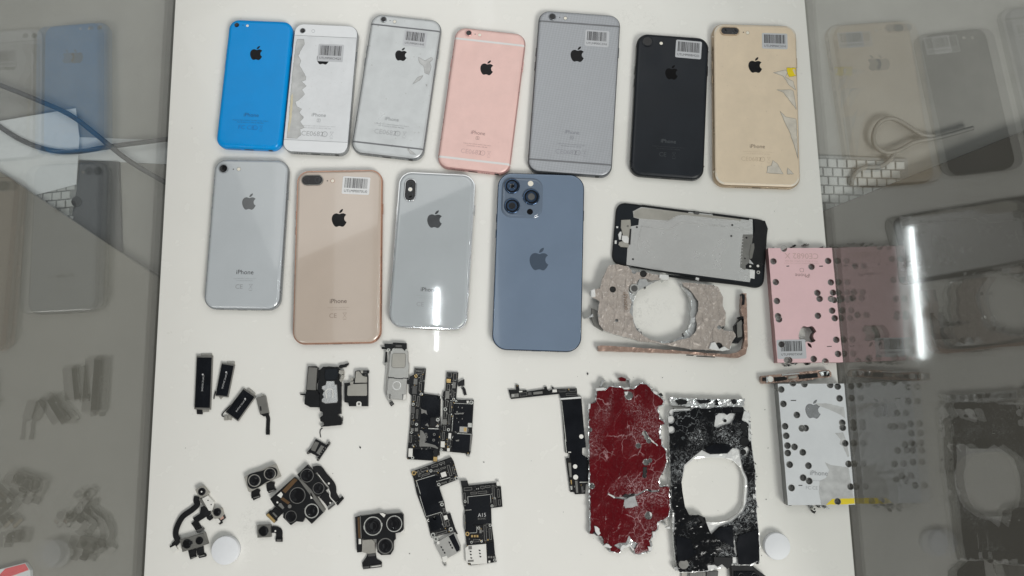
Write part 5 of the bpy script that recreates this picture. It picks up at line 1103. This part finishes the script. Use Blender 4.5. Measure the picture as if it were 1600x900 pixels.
it.plates('contact', [[(x - 9, y - 8), (x + 11, y - 2), (x + 8, y + 9), (x - 6, y + 7)] for x, y in ((125, 722), (127, 752), (132, 785), (212, 712), (215, 742), (220, 772))], 3.15, 3.3, 'chip', parent=o)
it.plates('tray_print', [[(105, 672), (138, 670), (140, 702), (106, 705)], [(98, 808), (155, 803), (156, 822), (100, 826)]], 3.18, 3.25, 'chip_grey', parent=o)
ZL = Z(785, 590, 9.0); ZM = Z(860, 680, 9.0)
m2 = lambda pts: [((x / 9 + 860 - 785) * 9, (y / 9 + 680 - 590) * 9) for x, y in pts]
it = pcb('long narrow black circuit board bent like a hook beside the red shell', ZL,
    [(85, 170), (190, 170), (190, 100), (232, 105), (240, 180), (340, 175), (345, 195), (590, 160), (585, 135), (625, 125), (630, 165), (655, 185), (705, 165), (695, 130), (718, 130), (722, 160), (1045, 148), (1055, 250), (1110, 262), (1150, 740), (1165, 900)] + m2([(495, 100), (500, 170), (450, 180), (445, 270), (490, 300), (530, 320), (555, 660), (500, 690), (490, 825), (345, 832), (335, 800), (280, 800), (218, 325), (265, 320), (270, 260), (210, 245)]) + [(830, 320), (800, 230), (120, 302)],
    [('black_film_label', 'black_film', .4, [(830, 325), (1100, 300), (1150, 740), (1165, 880)] + m2([(490, 60), (500, 160), (445, 180), (450, 280), (520, 320), (545, 655), (405, 665), (395, 570), (310, 560), (275, 260), (265, 240), (228, 235)])), ('steel_band', 'steel_bright', .6, [(812, 290), (1105, 265), (1108, 292), (815, 312)]), ('shield_edge', 'solder', .5, [(828, 325), (836, 325), (900, 900), (888, 900)]), ('shield_edge', 'solder', .5, m2([(200, 60), (212, 60), (232, 240), (220, 240)])),
     ('grey_chip', 'chip_grey', .8, (175, 252, 108, 52, -6)), ('grey_chip', 'steel', .9, (150, 252, 36, 36, -6)), ('white_chip', 'chip_white', .7, (258, 196, 46, 18, -4)), ('grey_chip', 'chip_mid', .7, (385, 225, 50, 40, -6)), ('grey_chip', 'chip_grey', .7, (500, 215, 130, 36, -6)), ('white_chip', 'chip_white', .7, (735, 186, 62, 40, -4)), ('shield_edge', 'solder', .5, m2([(410, 655), (540, 655), (540, 666), (410, 668)])), ('white_chip', 'chip_white', .7, m2([(250, 232), (290, 232), (290, 246), (250, 246)]))]
    + conn(295, 235, 100, 50, -5) + conn(845, 185, 105, 32, -2) + conn(985, 175, 90, 40, -2) + conn(970, 235, 150, 34, -2)
    + [('connector', 'chip_grey', .6, m2([(250, 390), (290, 390), (300, 590), (272, 590)])), ('connector', 'chip_grey', .6, m2([(345, 640), (380, 640), (392, 810), (362, 810)])), ('connector', 'chip_mid', .6, m2([(430, 720), (462, 720), (468, 810), (440, 810)])), ('gold_contact', 'gold_pad', .4, m2([(282, 630), (300, 628), (305, 690), (290, 695)])), ('white_chip', 'solder', .6, m2([(278, 715), (308, 712), (310, 765), (285, 768)]))],
    [], 60, seed=23)
for c, r in ((m2([(348, 440)])[0], 30), (m2([(355, 590)])[0], 34), ((1110, 828), 30)): it.disc('drill_hole', c, r, 1.0, 2.5, 'board')

# ------------------------------------------------------------------ cameras
ZN = Z(260, 750, 6.667)
it = Item('camera_module', 'front camera strip with two lenses and a long curved black flex', 'camera', ZN, (420, 230), 'loose camera modules')
it.plate('bracket', [(370, 195), (430, 160), (495, 230), (480, 320), (440, 320)], .4, 3.0, 'chip_white', .2)
it.plate('camera_body', [(298, 100), (360, 62), (385, 68), (438, 135), (420, 160), (350, 188), (320, 150)], .4, 4.4, 'nickel', .25); it.lens((368, 122), 38, 4.9); it.disc('lens_spark', (366, 122), 9, 4.8, 5.0, 'chip_white')
it.plate('camera_body', [(462, 340), (545, 288), (570, 300), (590, 370), (560, 400), (500, 405)], .4, 4.4, 'nickel', .25); it.lens((528, 335), 40, 4.9)
it.plate('sensor_block', [(535, 390), (595, 365), (608, 400), (560, 440), (545, 425)], .4, 3.6, 'black_plastic', .2); it.plate('sensor_window', [(550, 385), (588, 370), (600, 398), (565, 418)], 3.6, 3.8, 'orange_glass', .05); it.plate('white_block', [(500, 405), (530, 390), (565, 430), (545, 452)], .4, 3.7, 'chip_white', .15); it.plate('black_foot', [(540, 450), (575, 435), (580, 450), (555, 466)], .3, 2.5, 'black_plastic', .1)
for c in ((433, 213), (466, 256)): it.disc('pin_hole', c, 7, 2.9, 3.1, 'port')
it.ribbon('flex_cable', [(318, 170), (310, 215), (325, 255), (270, 310), (170, 385), (110, 500), (100, 580), (120, 630), (70, 685)], 56, .9, 1.4, 'black_flex', zfun=lambda t: .8 * math.sin(math.pi * t))
it.plate('flex_plug', [(40, 705), (90, 680), (120, 725), (70, 758)], .6, 2.0, 'chip_white', .15); it.plate('flex_plug_base', [(32, 690), (95, 650), (110, 680), (45, 715)], .5, 1.7, 'black_flex', .1)
it.plate('flex_root', [(360, 280), (390, 270), (440, 310), (460, 345), (420, 380), (370, 370), (345, 350)], .6, 2.6, 'black_flex', .2); it.plate('flex_root', [(415, 380), (470, 365), (485, 400), (450, 425), (420, 405)], .5, 2.0, 'black_flex', .2)
it.ribbon('flex_cable', [(400, 355), (345, 390), (290, 425)], 62, 1.0, 1.5, 'black_flex'); it.ribbon('flex_cable', [(285, 430), (320, 480), (350, 530)], 66, .9, 1.4, 'black_flex'); it.plate('flex_plug', [(305, 525), (380, 495), (398, 512), (340, 552)], .8, 2.0, 'chip_mid', .1)
it.plate('bracket_web', [(345, 190), (372, 200), (440, 300), (430, 310), (350, 230)], .4, 2.0, 'steel_dark', .1)
it = Item('camera_module', 'twin lens camera in a tilted steel case with two black plugs below it', 'camera', ZN, (285, 650), 'loose camera modules')
it.plate('case', [(135, 622), (390, 552), (425, 670), (165, 752)], .3, 5.0, 'steel_dark', .3)
for c, r in (((215, 665), 46), ((343, 632), 38)): it.lens(c, r, 5.3, ring='black_plastic')
it.plates('bayonet_tab', [[(162, 675), (178, 672), (182, 695), (166, 700)], [(252, 638), (268, 634), (272, 665), (256, 668)], [(200, 622), (225, 616), (228, 630), (205, 635)]], 5, 5.4, 'lens_ring')
it.plates('flex_cable', [[(225, 735), (305, 715), (310, 790), (240, 800)], [(310, 715), (385, 690), (392, 770), (320, 785)]], .6, 1.6, 'black_flex', .1); it.plates('flex_plug', [[(238, 800), (300, 785), (315, 800), (250, 830)], [(328, 790), (400, 765), (415, 785), (408, 800), (340, 815)]], .6, 2.2, 'black_plastic', .2)
it.bars('plug_contact', [(278, 808, 46, 10, -18), (370, 790, 56, 12, -14)], 2.1, 2.35, 'chip_grey')
ZO = Z(380, 710, 6.0)
it = Item('camera_module', 'twin lens camera with grey corners and two dangling flex plugs, upper one', 'camera', ZO, (175, 220), 'loose camera modules')
it.plate('case', [(8, 210), (285, 95), (300, 98), (345, 210), (230, 262), (60, 355), (45, 345)], .3, 4.8, 'nickel', .3)
pth = it.p([(35, 260), (45, 195), (100, 170), (180, 150), (250, 118), (310, 135), (320, 190), (285, 230), (215, 262), (150, 305), (85, 325), (45, 300)], 5.2)
b = MB(); b.prism(inset(smooth_path(pth + pth[:1], 4)[:-1], .1), 4.7, 5.2, .2); b.obj('lens_cover', 'black_plastic', it.e)
for c, r in (((105, 245), 58), ((250, 182), 56)):
    o = it.plate('lens_seat', circle(*c, r * 1.02, 20), 5.1, 5.35, 'nickel', .1); it.lens(c, r * .84, 5.5)
it.ribbon('flex_cable', [(128, 320), (115, 355), (115, 410)], 74, 1.0, 1.5, 'black_flex'); it.ribbon('flex_cable', [(262, 255), (255, 290), (262, 340)], 74, 1.0, 1.5, 'black_flex')
it.plates('flex_plug', [[(80, 400), (155, 375), (158, 400), (95, 432)], [(225, 335), (300, 315), (305, 335), (238, 365)]], .8, 2.4, 'black_plastic', .15); it.bars('plug_contact', [(125, 400, 60, 9, -16), (266, 342, 54, 9, -15)], 2.3, 2.5, 'chip_grey')
it = Item('camera_module', 'big black triple lens camera tilted like a diamond with a gold edged flex', 'camera', ZO, (510, 430), 'loose camera modules')
it.plate('housing', [(250, 418), (478, 212), (600, 320), (650, 405), (755, 520), (750, 545), (640, 652), (580, 590), (555, 635), (498, 628), (445, 665), (370, 590), (380, 550), (290, 480)], .3, 4.6, 'black_plastic', .35)
it.plate('gold_flex', [(365, 340), (478, 222), (510, 240), (395, 365)], 4.6, 4.8, 'copper_flex', .05); it.plate('gold_flex', [(370, 400), (440, 450), (420, 470), (350, 420)], 4.6, 4.75, 'copper_flex', .05)
it.plate('white_gap', [(318, 385), (355, 350), (372, 375), (355, 410)], 4.55, 4.7, 'chip_white', .05); it.plate('printed_label', [(335, 460), (355, 455), (385, 500), (370, 515), (330, 480)], 4.6, 4.75, 'chip_grey', .05); it.disc('contact_dot', (435, 487), 17, 4.5, 4.8, 'chip_grey'); it.disc('contact_dot', (320, 450), 9, 4.5, 4.7, 'chip_white')
for c, r, k in (((508, 385), 72, 'lens_ring'), ((447, 583), 52, 'lens_ring'), ((642, 530), 64, 'solder')): it.lens(c, r, 5.0, ring=k, rim=.9)
for c, r in (((508, 385), 70), ((642, 530), 62), ((447, 583), 50)): it.ring('lens_rim', c, r * .97, r * 1.04, 4.9, 5.2, 'chip_grey' if r != 62 else 'solder')
it.plate('edge_strip', [(515, 232), (530, 228), (625, 310), (765, 520), (750, 545)], .3, 4.9, 'steel_dark', .1); it.plate('white_clip', [(630, 360), (638, 358), (660, 410), (632, 418)], 4.5, 4.9, 'chip_white', .05)
it.plate('flex_cable', [(300, 490), (375, 545), (322, 600), (318, 620), (288, 645), (212, 570), (250, 525), (270, 520)], .6, 1.5, 'black_flex', .1); it.plate('flex_plug', [(215, 570), (235, 552), (302, 622), (288, 645)], 1.4, 2.4, 'gold_pad', .15); it.plate('flex_chip', [(272, 550), (285, 543), (320, 580), (308, 592)], 1.4, 2.0, 'chip_grey', .1)
it = Item('camera_module', 'narrow black twin lens camera leaning along the triple camera with two flex arms', 'camera', ZO, (650, 240), 'loose camera modules')
it.plate('housing', [(505, 190), (600, 98), (790, 322), (700, 400), (625, 320)], .3, 5.2, 'black_plastic', .35)
for c, r in (((598, 198), 58), ((706, 318), 50)): it.lens(c, r, 5.6, rim=.9); it.ring('lens_rim', c, r * .97, r * 1.04, 5.5, 5.8, 'chip_grey')
it.ribbon('flex_arm', [(660, 145), (715, 140), (760, 200), (820, 270), (840, 310), (845, 370), (880, 440)], 62, 1.0, 1.6, 'black_flex', zfun=lambda t: 1.2 * (1 - t)); it.plate('flex_plug', [(868, 460), (925, 392), (942, 415), (885, 480)], .8, 3.0, 'black_plastic', .2); it.disc('contact_dot', (802, 272), 10, 1.6, 2.3, 'chip_white')
it.ribbon('flex_arm', [(740, 370), (780, 410), (820, 460)], 80, .8, 1.4, 'black_flex'); it.plate('flex_plug', [(790, 510), (850, 460), (862, 472), (800, 522)], .8, 2.2, 'chip_mid', .1); it.ribbon('grey_edge', [(705, 190), (770, 280), (810, 350), (815, 400), (860, 450)], 8, 1.2, 1.9, 'chip_white'); it.disc('contact_dot', (815, 455), 8, 1.3, 1.6, 'chip_white')
it = Item('camera_module', 'small square single lens camera with a short hooked flex', 'camera', ZO, (190, 720), 'loose camera modules')
it.plate('case', [(130, 665), (255, 660), (258, 775), (132, 782)], .3, 4.0, 'steel_dark', .25); it.lens((190, 720), 44, 4.4, ring='black_plastic'); it.plates('lens_notch', [[(140, 715), (155, 700), (155, 740)], [(225, 705), (240, 720), (225, 738)], [(180, 670), (200, 670), (190, 682)], [(180, 765), (200, 765), (190, 755)]], 3.9, 4.3, 'black_plastic')
it.ribbon('flex_cable', [(258, 706), (300, 704), (335, 720), (338, 760), (335, 800)], 58, .8, 1.3, 'black_flex'); it.plate('flex_plug', [(302, 785), (368, 782), (366, 820), (302, 818)], .8, 2.2, 'black_plastic', .15); it.bars('plug_contact', [(335, 804, 44, 9, 0)], 2.1, 2.3, 'chip_grey'); it.disc('contact_dot', (300, 718), 8, 1.2, 1.6, 'chip_white')
ZU = Z(530, 780, 7.5)
it = Item('camera_module', 'upright triple lens camera with pale square pad and flex plug at the bottom', 'camera', ZU, (430, 380), 'loose camera modules')
it.plate('housing', [(245, 200), (450, 172), (500, 165), (545, 180), (730, 165), (750, 185), (752, 360), (720, 388), (640, 405), (632, 600), (600, 652), (490, 656), (445, 620), (440, 470), (265, 465)], .3, 5.0, 'black_plastic', .4)
it.plate('side_flex', [(185, 212), (245, 195), (262, 620), (208, 625)], .3, 3.4, 'black_flex', .15); it.plate('gold_flex', [(215, 215), (240, 205), (255, 455), (225, 455)], 3.4, 3.6, 'copper_flex', .05); it.plate('white_gap', [(228, 465), (255, 465), (258, 525), (228, 528)], 3.3, 3.6, 'chip_white', .05); it.ribbon('edge_line', [(246, 200), (258, 460)], 8, 3.4, 5.1, 'chip_grey')
it.plate('pale_pad', [(270, 478), (385, 470), (415, 500), (420, 630), (345, 640), (265, 620)], .4, 4.2, 'nickel', .2); it.plate('grey_corner', [(395, 460), (440, 470), (430, 510), (405, 495)], 3, 4.6, 'chip_grey', .1); it.plate('white_corner', [(470, 165), (510, 162), (545, 180), (525, 215)], 4.9, 5.15, 'chip_white', .05); it.plate('white_corner', [(722, 385), (755, 350), (762, 378), (735, 392)], .5, 4.4, 'chip_white', .05)
for c, r, k in (((395, 315), 102, 'solder'), ((645, 288), 88, 'solder'), ((540, 548), 84, 'chip_grey')): it.lens(c, r * .93, 5.4, rim=.9); it.ring('lens_rim', c, r * .92, r * 1.02, 5.2, 5.65, k)
it.plates('bayonet_tab', [[(282, 318), (300, 312), (305, 350), (288, 355)], [(486, 280), (505, 278), (508, 318), (490, 322)]], 5, 5.6, 'solder')
it.plate('side_tab', [(640, 405), (655, 400), (660, 470), (642, 490)], .5, 4, 'black_plastic', .1); it.plate('flex_neck', [(335, 640), (425, 620), (440, 700), (500, 735), (500, 795), (280, 822), (268, 745), (315, 680)], .6, 1.6, 'black_flex', .1)
it.plate('flex_joint', [(335, 640), (425, 630), (422, 665), (340, 672)], 1.5, 2.6, 'chip_mid', .1); it.plate('flex_plug', [(358, 782), (500, 762), (500, 790), (365, 805)], 1.5, 2.6, 'chip_grey', .15); it.bars('plug_contact', [(432, 785, 110, 8, -7)], 2.5, 2.7, 'chip_white'); it.plate('flex_plug', [(275, 790), (350, 782), (350, 808), (278, 818)], 1.4, 2.2, 'chip_mid', .1)

# ------------------------------------------------------------------ beyond the glass
ZK = Z(0, 0, 1.0); D = -40.0
def out_item(name, label, cat, at):
    it = Item(name, label, cat, ZK, at); o = P(*at, D); it.o = o; it.e.location = (o.x * MM, o.y * MM, D * MM)
    pl = it.plate
    return it
def oplate(it, name, pts, z0, z1, m, bev=.2):
    b = MB(); b.prism([tuple(P(x, y, D + z1) - it.o) for x, y in pts], z0, z1, bev); return b.obj(name, m, it.e)
it = out_item('paper_sheet', 'white paper sheet lying outside the left glass under the dark cable', 'paper', (60, 240))
oplate(it, 'sheet', [(-150, 225), (0, 189), (118, 169), (124, 215), (119, 288), (50, 306), (-150, 360)], 5.2, 6, 'paper', .05)
oplate(it, 'sheet', [(121, 214), (300, 221), (296, 258), (121, 250)], .3, 1.2, 'paper', .05)
def keyboard(label, org, du, dv, nu, nv, skip=0):
    it = out_item('keyboard', label, 'keyboard', org)
    f = lambda u, v: (org[0] + du[0] * u + dv[0] * v, org[1] + du[1] * u + dv[1] * v)
    oplate(it, 'base', [f(-.3, -.3), f(nu + .3, -.3), f(nu + .3, nv + .3), f(-.3, nv + .3)], .2, 3, 'keybase', .3)
    for i in range(nu):
        for j in range(nv):
            s_ = .5 * (j % 2)
            if i + s_ + .95 > nu: continue
            oplate(it, 'key', [f(i + s_ + .07, j + .08), f(i + s_ + .93, j + .08), f(i + s_ + .93, j + .92), f(i + s_ + .07, j + .92)], 3, 4.6, 'key', .35)
keyboard('white keyboard peeking out below the paper beyond the left glass', (-12, 296), (14.4, -1.4), (-.6, 13.2), 9, 8)
keyboard('white keyboard at the right edge of the board beyond the right glass', (1262, 246), (15.2, .6), (.8, 14.0), 10, 8)
def cable(label, m, pts, r, z):
    it = out_item('cable', label, 'cable', pts[len(pts) // 2]); q = smooth_path([tuple(P(x, y, D + z) - it.o) for x, y in pts], 8)
    b = MB(); b.tube([(x, y, z) for x, y in q], r, 10); b.obj('cord', m, it.e, smooth=60)
cable('dark cable falling diagonally beyond the left glass', 'cable_dark', [(-60, 112), (0, 133), (60, 157), (110, 180), (150, 210), (200, 250), (262, 287), (320, 318)], 2.4, 13.2)
cable('dark cable sagging in a flat curve beyond the left glass', 'cable_dark', [(-60, 150), (0, 198), (40, 222), (80, 235), (120, 237), (180, 228), (265, 217), (330, 208)], 2.4, 8.6)
cable('pale cable looped over the keyboard beyond the right glass', 'cable_white', [(1460, 212), (1440, 210), (1412, 193), (1392, 185), (1374, 192), (1365, 210), (1368, 228), (1384, 238), (1404, 235), (1430, 222), (1470, 214), (1520, 200)], 2.2, 7.5)
cable('pale cable end trailing down across the keys beyond the right glass', 'cable_white', [(1398, 240), (1388, 252), (1375, 260), (1350, 262), (1335, 272), (1330, 290)], 2.2, 7.2)
it = out_item('dark_pouch', 'dark grey flat pouch beside the paper beyond the left glass', 'pouch', (150, 330))
oplate(it, 'pouch', [(124, 250), (185, 252), (190, 400), (150, 372), (110, 345), (120, 290)], .3, 4, 'cable_dark', .8)
oplate(it, 'button', circle(119, 315, 8, 16), 4, 5.2, 'port', .3)
it = out_item('striped_packet', 'white packet with a red stripe at the lower left corner', 'packet', (30, 895))
it.e.location.z = -.0238; it.o = P(30, 895, -24)
def oz(name, pts, z0, z1, m):
    b = MB(); b.prism([tuple(P(x, y, -24 + z1) - it.o) for x, y in pts], z0, z1, .2); b.obj(name, m, it.e)
oz('wrapper', [(-120, 915), (0, 888), (58, 873), (66, 885), (68, 960), (-120, 990)], .1, 4, 'paper')
oz('red_stripe', [(27, 882), (58, 874), (64, 884), (22, 899), (-10, 930), (10, 900)], 3.9, 4.2, 'red_print')
# fine debris on the board
rng = random.Random(77); b = MB()
spots = [(918, 584, 1.2), (563, 699, 1.1), (756, 722, .7), (1200, 700, .5), (560, 810, .5), (640, 865, .6), (330, 560, .5), (1195, 640, .5), (1197, 780, .6), (700, 640, .4), (1035, 590, .5), (1210, 330, .4), (300, 200, .35), (520, 740, .4), (1190, 868, .5), (880, 800, .4), (830, 720, .35), (290, 700, .4)]
for k in range(40): spots.append((rng.uniform(900, 1200), rng.uniform(560, 880), rng.uniform(.15, .35)))
for k in range(30): spots.append((rng.uniform(280, 1240), rng.uniform(20, 890), rng.uniform(.12, .25)))
for x, y, r in spots:
    p = P(x, y); b.prism(rot([(r, 0), (.3 * r, r * .7), (-r, .2 * r), (-.2 * r, -r * .6)], rng.uniform(0, 6), tuple(p)), .02, .02 + r * .6)
tag(b.obj('metal_debris', 'chip'), 'tiny dark crumbs of debris scattered on the white board', 'debris', kind='stuff')
